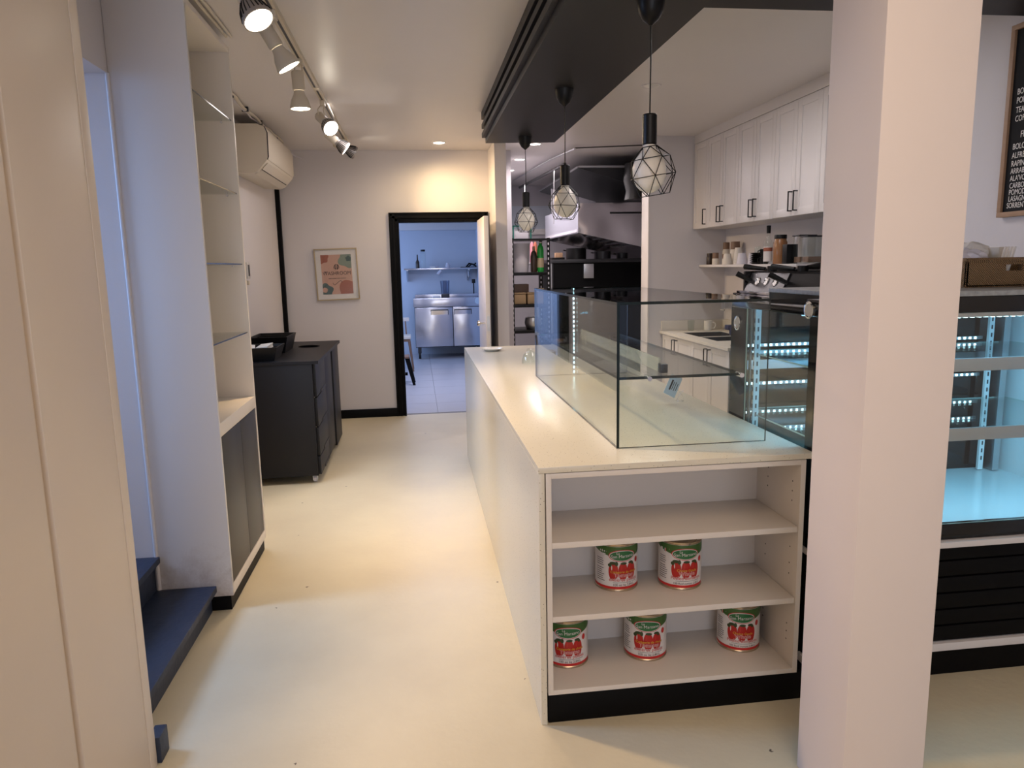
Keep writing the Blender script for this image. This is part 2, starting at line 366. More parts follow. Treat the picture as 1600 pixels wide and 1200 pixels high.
# back wall with doorway
wb = MB(); DL, DR, DT = -0.165, 0.682, 2.035
wb.box(-1.5, DL, 7.76, 7.88, 0, CZ); wb.box(DL, DR, 7.76, 7.88, DT, CZ); wb.box(DR, 0.90, 7.76, 7.88, 0, CZ)
struct(wb, 'wall_back', M['wall'])
struct(B(-1.36, DL - 0.088, 7.742, 7.76, 0, 0.09, b=0.003), 'baseboard_back', M['black'])
def casing(x0, x1, z0, z1, vert, flip=1):
    mb = MB(); y = 7.76
    n = ((0, .3, .010), (.3, .62, .022), (.62, .86, .016), (.86, 1.0, .026))
    for a, b, t in n:
        if vert:
            xa, xb = (x0 + (x1 - x0) * a, x0 + (x1 - x0) * b); mb.box(min(xa, xb), max(xa, xb), y - t, y, z0, z1, b=0.002)
        else:
            za, zb = z0 + (z1 - z0) * a, z0 + (z1 - z0) * b; mb.box(x0, x1, y - t, y, za, zb, b=0.002)
    return mb
struct(casing(DL, DL - 0.088, 0, 2.122, True), 'trim_door_left', M['black'])
struct(casing(DR, DR + 0.088, 0, 2.122, True), 'trim_door_right', M['black'])
struct(casing(DL - 0.088, DR + 0.088, DT, 2.122, False), 'trim_door_top', M['black'])
jm = MB(); jm.box(DL - .001, DL + 0.012, 7.735, 7.88, 0, DT); jm.box(DL, DR, 7.76, 7.88, DT - 0.012, DT)
struct(jm, 'trim_door_jamb', M['black'])
dr = tag(B(0.652, 0.695, 6.98, 7.73, 0.012, 2.03, b=0.002).build('door_1', M['shaker']), kind='structure')
kn = MB(); kn.cyl((0.652, 7.04, 1.02), (0.60, 7.04, 1.02), 0.009); kn.lathe([(0.008, 0), (0.026, 0.012), (0.028, 0.026), (0.018, 0.038), (0.0, 0.040)], (0.605, 7.04, 1.02), 16, Matrix.Rotation(-PI / 2, 3, 'Y'))
kn.build('door_knob', M['chrome'], dr)
MB().box(0.660, 0.688, 6.976, 6.981, 0.95, 1.09).build('latch_plate', M['alu'], dr)
# partition between back aisle and kitchen
struct(B(0.785, 0.895, 7.15, 7.76, 0, CZ), 'wall_partition', M['wall'])
struct(B(0.94, 1.02, 7.76, 11.2, 0, CZ), 'wall_kitchen_left', M['kwall'])
struct(B(1.10, 1.18, 11.2, 13.5, 0, CZ), 'wall_pantry_right', M['bluewall'])
# kitchen back wall, wing wall, right wall
kb = MB(); kb.box(1.02, 4.2, 11.1, 11.2, 0, CZ)
struct(kb, 'wall_kitchen_back', M['kwall'])
struct(B(1.02, 4.2, 11.06, 11.1, 2.02, 2.10, b=0.004), 'trim_kitchen_band', M['shaker'])
struct(B(1.02, 4.2, 11.08, 11.1, 2.10, 2.44), 'wall_kitchen_splash', M['bluewall'])
struct(B(2.222, 3.1, 6.90, 7.10, 0, CZ), 'wall_wing', M['wall'])
struct(B(2.218, 2.236, 6.893, 7.102, 0, CZ, b=0.003), 'wall_wing_lit_end', M['shaker'])  # whiter colour on the wall end stands for kitchen light falling on it
struct(B(3.0, 3.12, 3.32, 6.90, 0, CZ), 'wall_right', M['wall'])
struct(B(2.66, 3.12, -4.2, 3.32, 0, CZ), 'wall_right_near', M['wall'])
struct(B(3.15, 3.25, 7.10, 11.1, 0, CZ), 'wall_kitchen_right', M['kwall'])
struct(B(2.665, 3.0, 3.32, 6.90, 2.662, CZ), 'trim_cabinet_filler', M['shaker'])
# front pillar
struct(B(1.121, 1.366, 1.70, 1.937, 0, CZ, b=0.004), 'wall_pillar', M['pillar'])
# black dropped soffit over the counter with three stepped mouldings
so = MB(); SZ = 2.51
L6 = [(0.58, 5.90), (1.12, 5.86), (1.12, 2.83), (2.66, 2.83), (2.66, 2.20), (0.58, 2.20)]
so.prism(L6, 'z', SZ, CZ)
sf = struct(so, 'ceiling_soffit', M['soffit'])
for z0, z1 in ((2.550, 2.584), (2.617, 2.651), (2.685, 2.739)):
    mb = MB(); mb.prism([(0.553, 5.905), (0.58, 5.905), (0.58, 2.20), (2.66, 2.20), (2.66, 2.173), (0.553, 2.173)], 'z', z0, z1)
    mb.build('moulding', M['soffit'], sf)
# pantry beyond the door
pf = struct(B(-2.6, 1.15, 7.80, 13.5, -0.06, -0.006), 'floor_pantry', M['grout'])
tm = None
ty0 = 7.86
for i in range(-5, 3):
    for j in range(10):
        x0 = 0.185 + i * 0.60; x1 = min(x0 + 0.596, 1.148); y0 = ty0 + j * 0.58 + (0.0 if i % 2 else 0.0); y1 = min(y0 + 0.576, 13.4)
        if x1 < -2.55 or x0 > 1.1 or y0 > 13.3: continue
        B(max(x0, -2.6), x1, y0, y1, -0.006, 0.0, b=0.001).build('tile', M['tile'], pf, smooth=False)
struct(B(-2.7, 1.18, 13.4, 13.5, 0, 2.8), 'wall_pantry_back', M['bluewall'])
struct(B(-2.7, -2.6, 7.88, 13.4, 0, 2.8), 'wall_pantry_left', M['bluewall'])
struct(MB().box(-2.7, 0.94, 7.88, 11.2, 2.42, 2.5).box(-2.7, 1.10, 11.2, 13.4, 2.42, 2.5), 'ceiling_pantry', M['ceil'])
struct(B(-2.6, 1.10, 13.22, 13.4, 2.215, 2.42, b=0.004), 'trim_pantry_bulkhead', M['shaker'])
struct(B(-2.6, 1.10, 13.37, 13.4, 0, 0.26, b=0.003), 'baseboard_pantry', M['bluewall'])

# ---------------------------------------------------------------- bookcase
bk = thing('bookcase', 'tall narrow white bookcase with glass shelves above two black doors', 'bookcase', (-1.06, 3.72, 0))
X0, X1, Y0, Y1, ZT = -1.22, -0.90, 3.347, 4.105, 2.685
B(X0, X1, Y0, Y0 + 0.02, 0.07, ZT, b=0.0015).build('side_panel', M['scuff'], bk)
B(X0, X1, Y1 - 0.02, Y1, 0.07, ZT, b=0.0015).build('side_panel', M['white'], bk)
B(X0, X0 + 0.012, Y0 + 0.02, Y1 - 0.02, 0.07, ZT).build('back_panel', M['white'], bk)
B(X0, X1, Y0 + 0.02, Y1 - 0.02, ZT - 0.025, ZT, b=0.001).build('top', M['white'], bk)
B(X0, X1, Y0 + 0.02, Y1 - 0.02, 0.822, 0.885, b=0.002).build('ledge', M['white'], bk)
B(X0, X1, Y0 + 0.02, Y1 - 0.02, 0.072, 0.118, b=0.001).build('bottom_rail', M['white'], bk)
B(X0, X1 - 0.012, Y0 + 0.004, Y1 - 0.004, 0, 0.072).build('plinth', M['black'], bk)
ym = 3.742
B(X1 - 0.022, X1 - 0.003, Y0 + 0.024, ym - 0.002, 0.121, 0.818, b=0.0015).build('door', M['bdoor'], bk)
B(X1 - 0.022, X1 - 0.003, ym + 0.002, Y1 - 0.024, 0.121, 0.818, b=0.0015).build('door', M['bdoor'], bk)
for z in (2.33, 1.964, 1.60, 1.238):
    mb = MB(); mb.box(X0 + 0.014, X1 - 0.012, Y0 + 0.022, Y1 - 0.022, z - 0.006, z, m=M['glass'])
    mb.box(X1 - 0.012, X1 - 0.0105, Y0 + 0.022, Y1 - 0.022, z - 0.006, z, m=M['gedge'])
    sh = mb.build('glass_shelf', None, bk)
    for x in (X0 + 0.06, X1 - 0.06):
        MB().cyl((x, Y1 - 0.021, z - 0.012), (x, Y1 - 0.034, z - 0.012), 0.005, seg=8).build('shelf_pin', M['cloudy'], sh)

# ---------------------------------------------------------------- charcoal service cabinet
cb = thing('service_cabinet', 'charcoal rolling waste and service cabinet with drawers against the left wall', 'cabinet', (-1.03, 6.1, 0))
CX = -0.747; cz = 0.914
B(-1.33, -1.305, 5.352, 6.86, 0.062, 0.89).build('back_panel', M['char'], cb)
B(-1.33, CX - 0.02, 5.352, 5.372, 0.062, 0.892, b=0.001).build('side_panel', M['char'], cb)
tp = MB()
hx, hy, hr = -0.93, 6.40, 0.085
ring = [(hx + hr * math.cos(a * PI / 12), hy + hr * math.sin(a * PI / 12)) for a in range(24)]
# worktop with a round waste hole, built as a rim of quads between the rectangle and the circle
def rect_pt(a):
    c, s_ = math.cos(a), math.sin(a); x0, x1, y0, y1 = -1.335, -0.72, 5.345, 6.87
    t = min((x1 - hx) / c if c > 1e-9 else 1e9, (x0 - hx) / c if c < -1e-9 else 1e9, (y1 - hy) / s_ if s_ > 1e-9 else 1e9, (y0 - hy) / s_ if s_ < -1e-9 else 1e9)
    return (hx + c * t, hy + s_ * t)
angs = sorted([2 * PI * k / 32 for k in range(32)] + [math.atan2(y - hy, x - hx) % (2 * PI) for x in (-1.335, -0.72) for y in (5.345, 6.87)])
for i in range(len(angs)):
    a, b = angs[i], angs[(i + 1) % len(angs)]
    ia = (hx + hr * math.cos(a), hy + hr * math.sin(a)); ib = (hx + hr * math.cos(b), hy + hr * math.sin(b)); oa, ob = rect_pt(a), rect_pt(b)
    for z in (0.892, cz): tp.poly([(*ia, z), (*oa, z), (*ob, z), (*ib, z)])
    tp.poly([(*ia, 0.892), (*ib, 0.892), (*ib, cz), (*ia, cz)]); tp.poly([(*oa, 0.892), (*ob, 0.892), (*ob, cz), (*oa, cz)])
bmesh.ops.remove_doubles(tp.bm, verts=tp.bm.verts, dist=1e-5)
tp.build('top', M['char'], cb)
MB().lathe([(hr - 0.002, 0.55), (hr - 0.002, cz + 0.002), (hr + 0.006, cz + 0.004), (hr + 0.006, cz + 0.0005)], (hx, hy, 0), 28, cap=False).build('waste_chute', M['black'], cb)
B(-1.31, CX - 0.03, 5.372, 6.86, 0.062, 0.085).build('bottom', M['char'], cb)
for z0, z1 in ((0.648, 0.888), (0.428, 0.640), (0.210, 0.420), (0.066, 0.202)):
    f = B(CX - 0.022, CX, 5.375, 5.90, z0, z1, b=0.002).build('drawer', M['char'], cb)
    B(CX - 0.001, CX + 0.0035, 5.60, 5.885, z0 - 0.002, z0 + 0.018).build('finger_pull', M['blackm'], f)
B(CX - 0.022, CX, 5.906, 6.34, 0.066, 0.888, b=0.002).build('door', M['char'], cb)
B(CX - 0.10, CX - 0.03, 6.345, 6.42, 0.066, 0.888).build('inner_post', M['blackm'], cb)
B(CX - 0.022, CX + 0.004, 6.425, 6.865, 0.030, 0.888, b=0.002).build('door', M['char'], cb)
for x, y in ((-1.27, 5.42), (-0.80, 5.42), (-1.27, 6.78), (-0.80, 6.78)):
    mb = MB(); mb.cyl((x - 0.011, y, 0.024), (x + 0.011, y, 0.024), 0.024, seg=18, m=M['cloudy']); mb.box(x - 0.017, x - 0.013, y - 0.016, y + 0.016, 0.016, 0.06, m=M['alu'])
    mb.box(x + 0.013, x + 0.017, y - 0.016, y + 0.016, 0.016, 0.06, m=M['alu']); mb.box(x - 0.024, x + 0.024, y - 0.024, y + 0.024, 0.055, 0.062, m=M['alu'])
    mb.build('caster', None, cb)
def organiser(name, label, x, y, w, d, h, tall):
    t = thing(name, label, 'box', (x, y, cz))
    mb = MB(); e = 0.03; th = 0.008
    lo = [(x - w / 2 + e, y - d / 2 + e), (x + w / 2 - e, y - d / 2 + e), (x + w / 2 - e, y + d / 2 - e), (x - w / 2 + e, y + d / 2 - e)]
    hi = [(x - w / 2, y - d / 2), (x + w / 2, y - d / 2), (x + w / 2, y + d / 2), (x - w / 2, y + d / 2)]
    z0, z1 = cz + 0.001, cz + h
    def inn(p): return (x + (p[0] - x) * 0.93, y + (p[1] - y) * 0.95)
    for i in range(4):
        j = (i + 1) % 4
        mb.poly([(*lo[i], z0), (*lo[j], z0), (*hi[j], z1), (*hi[i], z1)]); mb.poly([(*hi[i], z1), (*hi[j], z1), (*inn(hi[j]), z1), (*inn(hi[i]), z1)])
        mb.poly([(*inn(hi[i]), z1), (*inn(hi[j]), z1), (*inn(lo[j]), z0 + th), (*inn(lo[i]), z0 + th)])
    mb.poly([(*p, z0) for p in reversed(lo)]); mb.poly([(*inn(p), z0 + th) for p in lo])
    bmesh.ops.remove_doubles(mb.bm, verts=mb.bm.verts, dist=1e-5)
    mb.build('tray_body', M['blackm'], t, smooth=False)
    for k in range(1, 4):
        yy = y - d / 2 + e + (d - 2 * e) * k / 4
        B(x - w / 2 + 0.03, x + w / 2 - 0.03, yy - 0.002, yy + 0.002, cz + 0.008, z1 - 0.012).build('divider', M['blackm'], t)
    return t
organiser('condiment_organiser', 'black flared organiser holding paper napkins, nearer one on the charcoal cabinet', -1.16, 5.56, 0.30, 0.33, 0.10, 0)
organiser('condiment_organiser', 'empty black flared organiser, farther one on the charcoal cabinet beside the waste hole', -1.17, 6.12, 0.30, 0.44, 0.13, 0)
for k, (x, y, a, w) in enumerate(((-1.235, 5.50, 0.2, .08), (-1.12, 5.54, -0.2, .09))):
    nb = MB(); nb.box(-w / 2, w / 2, -0.06, 0.06, 0, 0.05, b=0.004); nb.box(-w / 2 + .004, w / 2 + .006, -0.056, 0.056, 0.051, 0.058, b=0.003)
    o = nb.build('napkin_stack', M['paper']); o.location = (x, y, cz + 0.05); o.rotation_euler = (0.15, a * 0.6, a)
    tag(o, ('white paper napkins leaning at the wall side of the nearer black organiser', 'folded white napkins leaning in the middle of the nearer black organiser')[k], 'napkins')

# ---------------------------------------------------------------- wall things
pz = thing('framed_poster', 'framed washroom sign with blush and green blobs hanging on the back wall', 'sign', (-0.80, 7.745, 1.51))
pz.rotation_euler = (0, math.radians(-1.3), 0)
pw, ph = 0.43, 0.525
def PL(mb): return mb
for s_, (a0, a1, c0, c1) in enumerate(((-pw / 2, pw / 2, ph / 2 - 0.012, ph / 2), (-pw / 2, pw / 2, -ph / 2, -ph / 2 + 0.012), (-pw / 2, -pw / 2 + 0.012, -ph / 2 + .012, ph / 2 - .012), (pw / 2 - 0.012, pw / 2, -ph / 2 + .012, ph / 2 - .012))):
    MB().box(a0, a1, -0.016, 0.012, c0, c1, b=0.001).build('frame_bar', M['frame'], pz, local=True)
MB().box(-pw / 2 + .01, pw / 2 - .01, -0.004, 0.010, -ph / 2 + .01, ph / 2 - .01).build('mat_board', M['paper'], pz, local=True)
PWd, PHt = 0.305, 0.40
po = MB().box(-PWd / 2, PWd / 2, -0.006, -0.004, -PHt / 2, PHt / 2).build('poster', M['poster'], pz, local=True)
def blob(cx, cz_, r, m, yy, lob=5, amp=0.12, ph0=0.0, name='blob', sx=1, sz=1):
    pts = []
    for i in range(40):
        a = 2 * PI * i / 40; rr = r * (1 + amp * math.sin(lob * a + ph0))
        pts.append((max(-PWd / 2, min(PWd / 2, cx + sx * rr * math.cos(a))), yy, max(-PHt / 2, min(PHt / 2, cz_ + sz * rr * math.sin(a)))))
    q = []
    for p in pts:
        if not q or (Vector(p) - Vector(q[-1])).length > 1e-5: q.append(p)
    if (Vector(q[0]) - Vector(q[-1])).length < 1e-5: q.pop()
    MB().poly(q).build(name, m, po, smooth=False, fix=False, local=True)
blob(0.11, 0.15, 0.085, M['sage'], -0.0066, 4, 0.15); blob(0.125, 0.155, 0.028, M['teal'], -0.0070, 5, .1)
blob(-0.135, 0.175, 0.06, M['rust'], -0.0066, 6, .1); blob(0.125, -0.175, 0.115, M['rust'], -0.0066, 3, .12, 1.0)
blob(-0.125, -0.165, 0.075, M['teal'], -0.0066, 5, .12); blob(-0.13, -0.155, 0.026, M['poster'], -0.0070, 4, .05)
mb = MB()
me = text_mesh('WASHROOM', 0.052, 0.0002, 'CENTER', 0.001, 0.92); add_mesh(mb, me, lambda c: Vector((c.x, -0.0072 - c.z, c.y - 0.005)))
for k in range(14): mb.box(-0.085 + k * 0.0125, -0.0765 + k * 0.0125 - (0.003 if k in (2, 6, 9) else 0), -0.0075, -0.0068, -0.044, -0.037)
for s_ in (-1, 1):       # the little emblem above the word
    for k in range(4):
        a = 0.5 + 0.45 * k; mb.tube([(s_ * 0.006, -0.0072, 0.05), (s_ * (0.012 + 0.02 * math.cos(a)), -0.0072, 0.065 + .01 * k), (s_ * (0.008 + 0.02 * math.cos(a) * .6), -0.0072, 0.095 + .004 * k)], 0.0016, 6)
mb.tube([(0.045 * math.cos(a) * (1), -0.0072, -0.085 + 0.02 * math.sin(2 * a)) for a in [k * PI / 10 for k in range(11)]], 0.0022, 6)
mb.tube([(-0.125 + 0.03 * k / 6, -0.0072, 0.035 - 0.014 * abs(math.sin(k * PI / 3))) for k in range(7)], 0.0022, 6)
mb.build('lettering', M['ink'], po, local=True)
MB().box(-pw / 2 + .012, pw / 2 - .012, -0.0125, -0.0115, -ph / 2 + .012, ph / 2 - .012).build('glazing', glass_mat('picture_glass', (0.995, 0.995, 0.995)), pz, local=True)

th_ = thing('wall_controller', 'small grey wall controller with a switch below it beside the bookcase', 'switch', (-1.35, 6.2, 1.55))
B(-1.36, -1.335, 6.165, 6.235, 1.50, 1.63, b=0.004).build('housing', M['ceramic'], th_)
B(-1.336, -1.332, 6.175, 6.225, 1.52, 1.61, b=0.001).build('screen', M['dgrey'], th_)
B(-1.36, -1.338, 6.175, 6.225, 1.45, 1.485, b=0.002).build('switch', M['ac'], th_)

ac = thing('air_conditioner', 'aged white split air conditioner high on the left wall', 'air conditioner', (-1.36, 6.6, 2.3))
prof = [(-1.358, 2.665), (-1.15, 2.665), (-1.10, 2.640), (-1.085, 2.60), (-1.088, 2.42), (-1.10, 2.39), (-1.17, 2.315), (-1.22, 2.30), (-1.358, 2.31)]
MB().prism(prof, 'y', 5.985, 7.185).build('body', M['ac'], ac)
MB().prism([(-1.097, 2.647), (-1.0785, 2.602), (-1.0805, 2.424), (-1.089, 2.402), (-1.101, 2.402), (-1.101, 2.647)], 'y', 5.991, 6.0).build('seam', M['ink'], ac)
MB().prism([(-1.098, 2.645), (-1.079, 2.602), (-1.081, 2.425), (-1.090, 2.405)] + [(-1.100, 2.405), (-1.100, 2.645)], 'y', 6.00, 7.17).build('front_panel', M['ac'], ac)
for (xa, za, xb, zb) in ((-1.10, 2.385, -1.145, 2.337), (-1.150, 2.333, -1.20, 2.303)):
    d = Vector((xb - xa, 0, zb - za)); n = Vector((d.z, 0, -d.x)).normalized() * 0.004
    if n.z > 0: n = -n
    MB().prism([(xa, za), (xb, zb), (xb + n.x, zb + n.z), (xa + n.x, za + n.z)], 'y', 6.04, 7.13).build('louver', M['ac'], ac)
MB().prism([(-1.142, 2.340), (-1.152, 2.330), (-1.156, 2.326), (-1.146, 2.334)], 'y', 6.04, 7.13).build('air_slot', M['black'], ac)
mb = MB(); mb.tube([(-1.30, 7.18, 2.46), (-1.30, 7.30, 2.45), (-1.31, 7.45, 2.42), (-1.30, 7.73, 2.40)], 0.025, 10); mb.build('pipe_cover', M['ac'], ac)
def wavy(x, z, y0, y1, amp, n=26, seed=1):
    rr = random.Random(seed); return [(x + rr.uniform(-amp, amp), y0 + (y1 - y0) * k / n, z + rr.uniform(-amp, amp) * 0.6) for k in range(n + 1)]
cd = thing('ceiling_cables', 'loose white cables clipped along the ceiling above the air conditioner', 'cable', (-1.17, 6, 2.72))
MB().tube(wavy(-1.172, 2.722, 4.2, 7.2, 0.010, 20, 2), 0.012, 8).build('cable', M['ac'], cd)
MB().tube(wavy(-1.192, 2.715, 4.2, 7.2, 0.010, 20, 3) + [(-1.16, 7.40, 2.68), (-1.12, 7.62, 2.66), (-1.08, 7.756, 2.66)], 0.007, 8).build('cable', M['cloudy'], cd)
for y in (5.3, 5.75, 6.25, 6.9): B(-1.205, -1.158, y, y + 0.02, 2.705, 2.738, b=0.002).build('clip', M['dgrey'], cd)
B(-1.30, -1.20, 7.22, 7.42, 2.60, 2.70, b=0.004).build('junction_box', M['ac'], cd)
c2 = thing('ceiling_conduit', 'pair of cream cables running along the ceiling above the tall bookcase', 'cable', (-0.885, 3.2, 2.72))
MB().tube(wavy(-0.875, 2.727, 1.9, 4.06, 0.002, 10, 4), 0.007, 8).build('cable', M['ac'], c2)
MB().tube(wavy(-0.897, 2.725, 1.9, 4.04, 0.003, 10, 5), 0.008, 8).build('cable', M['lampwhite'], c2)
sp = MB(); sp.cyl((-0.95, 7.759, 2.56), (-0.95, 7.752, 2.56), 0.03, seg=20)

# ---------------------------------------------------------------- track lighting
trk = thing('lighting_track', 'long white ceiling lighting track down the aisle', 'lighting track', (-0.59, 5.2, 2.74))
mb = MB(); mb.box(-0.612, -0.572, 2.3, 5.05, 2.712, 2.74, m=M['lampwhite']); mb.box(-0.598, -0.586, 2.3, 5.05, 2.710, 2.713, m=M['dgrey']); mb.build('rail', None, trk)
mb = MB(); mb.box(-0.608, -0.572, 5.08, 7.62, 2.712, 2.74, m=M['lampwhite']); mb.box(-0.596, -0.584, 5.08, 7.62, 2.710, 2.713, m=M['dgrey']); mb.build('rail', None, trk)
B(-0.61, -0.57, 5.03, 5.10, 2.708, 2.739, b=0.002).build('joiner', M['lampwhite'], trk)
def spot(label, ybase, face, dirv, silver, energy=0, ang=75, col=WARM, R=0.058):
    face = Vector(face); d = Vector(dirv).normalized(); base = Vector((-0.592, ybase, 2.71))
    t = thing('track_spotlight', label, 'spotlight', tuple(base), 'spotlights on the ceiling track')
    q = Vector((0, 0, 1)).rotation_difference(-d).to_matrix()      # +z axis runs from face back to holder
    neck = face - d * 0.085; back = face - d * 0.20
    mb = MB(); mb.box(base.x - 0.016, base.x + 0.016, base.y - 0.035, base.y + 0.035, 2.680, 2.712, b=0.003)
    j = back + d * 0.05 + Vector((0, 0, 0.02))
    mb.build('track_adapter', M['lampwhite'], t)
    for s_ in (-0.012, 0.012):
        MB().tube([(base.x + s_, base.y, 2.685), tuple((base + back) / 2 + Vector((s_ * 1.6, 0, -0.005))), tuple(back + d * 0.05 + Vector((s_ * 1.9, 0, 0)))], 0.004, 8).build('arm', M['lampwhite'], t)
    MB().lathe([(0.0, 0.20), (0.030, 0.198), (0.034, 0.19), (0.034, 0.10), (0.024, 0.092), (0.0, 0.09)], face, 20, q, cap=False).build('holder', M['lampwhite'], t)
    if silver:
        mb = MB(); mb.lathe([(R - 0.002, 0.0), (R, 0.008), (R - 0.004, 0.02), (R * 0.82, 0.045), (R * 0.55, 0.078), (0.024, 0.095)], face, 28, q, cap=False)
        o = mb.build('bulb_body', M['lampsilver'], t)
        fm = MB()
        for k in range(22):
            a = 2 * PI * k / 22; e = Vector((math.cos(a), math.sin(a), 0)); n = Vector((-math.sin(a), math.cos(a), 0)) * 0.0016
            P = [e * (R + 0.001) + Vector((0, 0, .014)), e * (R * 0.90) + Vector((0, 0, .042)), e * (R * 0.60) + Vector((0, 0, .078)), e * (R * .50) + Vector((0, 0, .076)), e * (R * 0.70) + Vector((0, 0, .04)), e * (R * .86) + Vector((0, 0, .015))]
            A = [face + q @ (p + n) for p in P]; Bq = [face + q @ (p - n) for p in P]
            fm.poly(A); fm.poly(list(reversed(Bq)))
            for i in range(6): fm.poly([A[i], Bq[i], Bq[(i + 1) % 6], A[(i + 1) % 6]])
        fm.build('cooling_fins', M['blackm'], t, smooth=False)
    else:
        MB().lathe([(R - 0.001, 0.0), (R, 0.006), (R - 0.003, 0.014), (R * 0.80, 0.045), (R * 0.56, 0.072), (0.027, 0.094)], face, 28, q, cap=False).build('bulb_body', M['lampwhite'], t)
    MB().lathe([(R, -0.002), (R, 0.004), (R * 0.90, 0.004), (R * 0.90, -0.002), (R, -0.002)], face, 28, q, cap=False).build('bulb_rim', M['lampsilver'] if silver else M['lampwhite'], t)
    MB().lathe([(0.0, -0.001), (R * 0.86, 0.0), (R * 0.90, 0.003)], face, 28, q, cap=False).build('lens', M['lit'], t, fix=False)
    if energy:
        light('SPOT', 'spot_light', tuple(face + d * 0.012), energy, col, 0.045, tuple(face + d), spot=ang, blend=0.85)
    return t
E = 54
spot('grey ribbed lit bulb, nearest on the ceiling track', 2.93, (-0.525, 2.90, 2.452), (0.42, -0.30, -0.80), True, E)
spot('cream cone lamp second along the ceiling track, leaning toward the counter', 3.62, (-0.545, 3.68, 2.490), (0.45, 0.10, -0.80), False, E)
spot('cream cone lamp pointing straight down from the ceiling track', 4.40, (-0.600, 4.385, 2.450), (0.03, 0.02, -1), False, E)
spot('ribbed lit bulb facing the camera beside the far track section', 5.42, (-0.545, 5.42, 2.530), (0.42, -0.62, -0.50), True, E * .7)
spot('ribbed lit bulb turned right, fifth along the ceiling track', 6.28, (-0.540, 6.52, 2.560), (0.62, 0.05, -0.50), True, E * .8)
spot('dark ribbed bulb turned to the back wall at the end of the ceiling track', 6.95, (-0.505, 7.00, 2.600), (0.93, 0.35, -0.42), True, E * .8)

def downlight(label, x, y, z, energy, col=NEUT, ang=110, on=True):
    t = thing('recessed_downlight', label, 'downlight', (x, y, z), 'recessed ceiling downlights')
    MB().lathe([(0.050, -0.001), (0.066, -0.006), (0.070, -0.001), (0.070, 0.001), (0.05, 0.001), (0.05, -0.001)], (x, y, z), 28, cap=False).build('trim_ring', M['shaker'], t)
    MB().lathe([(0.0, -0.002), (0.051, -0.002)], (x, y, z), 28, cap=False).build('lens', M['litdown'] if on else M['ceramic'], t, fix=False)
    if energy: light('SPOT', 'downlight_light', (x, y, z - 0.02), energy, col, 0.05, (x, y, 0), spot=ang, blend=0.7)
downlight('lit downlight in the aisle ceiling before the back doorway', 0.271, 7.304, CZ, 13, (1.0, 0.70, 0.34), 170)
downlight('lit kitchen downlight nearest, half behind the far pendant canopy', 1.213, 7.37, CZ, 26, (1.0, .86, .84), 160)
downlight('lit kitchen downlight, middle one of the three', 1.207, 8.41, CZ, 26, (1.0, .86, .84), 160)
downlight('lit kitchen downlight, farthest of the three', 1.210, 9.34, CZ, 26, (1.0, .86, .84), 160)
downlight('unlit white downlight in the ceiling before the white wall cabinets', 1.62, 5.0, CZ, 0, on=False)
dt = thing('ceiling_disc', 'flat white round disc on the ceiling between soffit and wall cabinets', 'ceiling disc', (2.0, 3.35, CZ))
MB().lathe([(0.0, -0.012), (0.085, -0.012), (0.098, -0.006), (0.10, 0.0)], (2.0, 3.35, CZ), 32, cap=False).build('cover', M['ceil'], dt)

# ---------------------------------------------------------------- pendants
def pendant(label, x, y, tilt, az, loc=None):
    t = thing('pendant_light', label, 'pendant lamp', (x, y, SZ), 'pendant lamps over the counter')
    MB().lathe([(0.052, 0), (0.051, -0.012), (0.045, -0.045), (0.030, -0.072), (0.012, -0.086), (0.006, -0.092), (0.0, -0.093)], (x, y, SZ), 28, cap=False).build('canopy', M['blackm'], t)
    MB().tube([(x, y, SZ - 0.08), (x + 0.002, y, 2.3), (x, y, 2.09)], 0.0028, 8).build('cord', M['blackm'], t)
    MB().lathe([(0.0, 2.108), (0.024, 2.108), (0.027, 2.104), (0.027, 2.002), (0.024, 1.998), (0.0, 1.998)], (x, y, 0), 24, cap=False).build('socket', M['blackm'], t)
    MB().lathe([(0.0, 2.000), (0.022, 1.998), (0.024, 1.985), (0.036, 1.968), (0.054, 1.945), (0.063, 1.915), (0.063, 1.885), (0.054, 1.855), (0.034, 1.834), (0.014, 1.825), (0, 1.824)], (x, y, 0), 32, cap=False).build('globe', M['globe'], t)
    # faceted wire cage: rings of 3-6-6-... vertices joined by straight wires
    R = [(0.030, 0.0, 6, 0.0), (0.072, -0.042, 6, 0.5), (0.092, -0.108, 6, 0.0), (0.055, -0.178, 6, 0.5)]
    rot = Matrix.Rotation(az, 3, 'Z') @ Matrix.Rotation(tilt, 3, 'Y'); piv = Vector((x, y, 1.992))
    V = [[piv + rot @ Vector((r * math.cos((k + o) * PI / 3), r * math.sin((k + o) * PI / 3), z)) for k in range(n)] for r, z, n, o in R]
    mb = MB(); w = 0.0016
    for a in range(4):
        for k in range(6): mb.cyl(V[a][k], V[a][(k + 1) % 6], w, seg=6)
    for a in range(3):
        o = R[a][3]
        for k in range(6):
            for d in ((0, -1) if o == 0.0 else (0, 1)): mb.cyl(V[a][k], V[a + 1][(k + d) % 6], w, seg=6)
    mb.build('wire_cage', M['blackm'], t)
    return t
pendant('black wire cage pendant with white globe nearest the camera', 0.887, 2.752, -0.16, 0.3)
pendant('black wire cage pendant with white globe, middle of the row over the counter', 0.846, 4.125, 0.05, 0.1)
pendant('black wire cage pendant with white globe farthest away over the counter end', 0.850, 5.615, 0.03, 0.6)

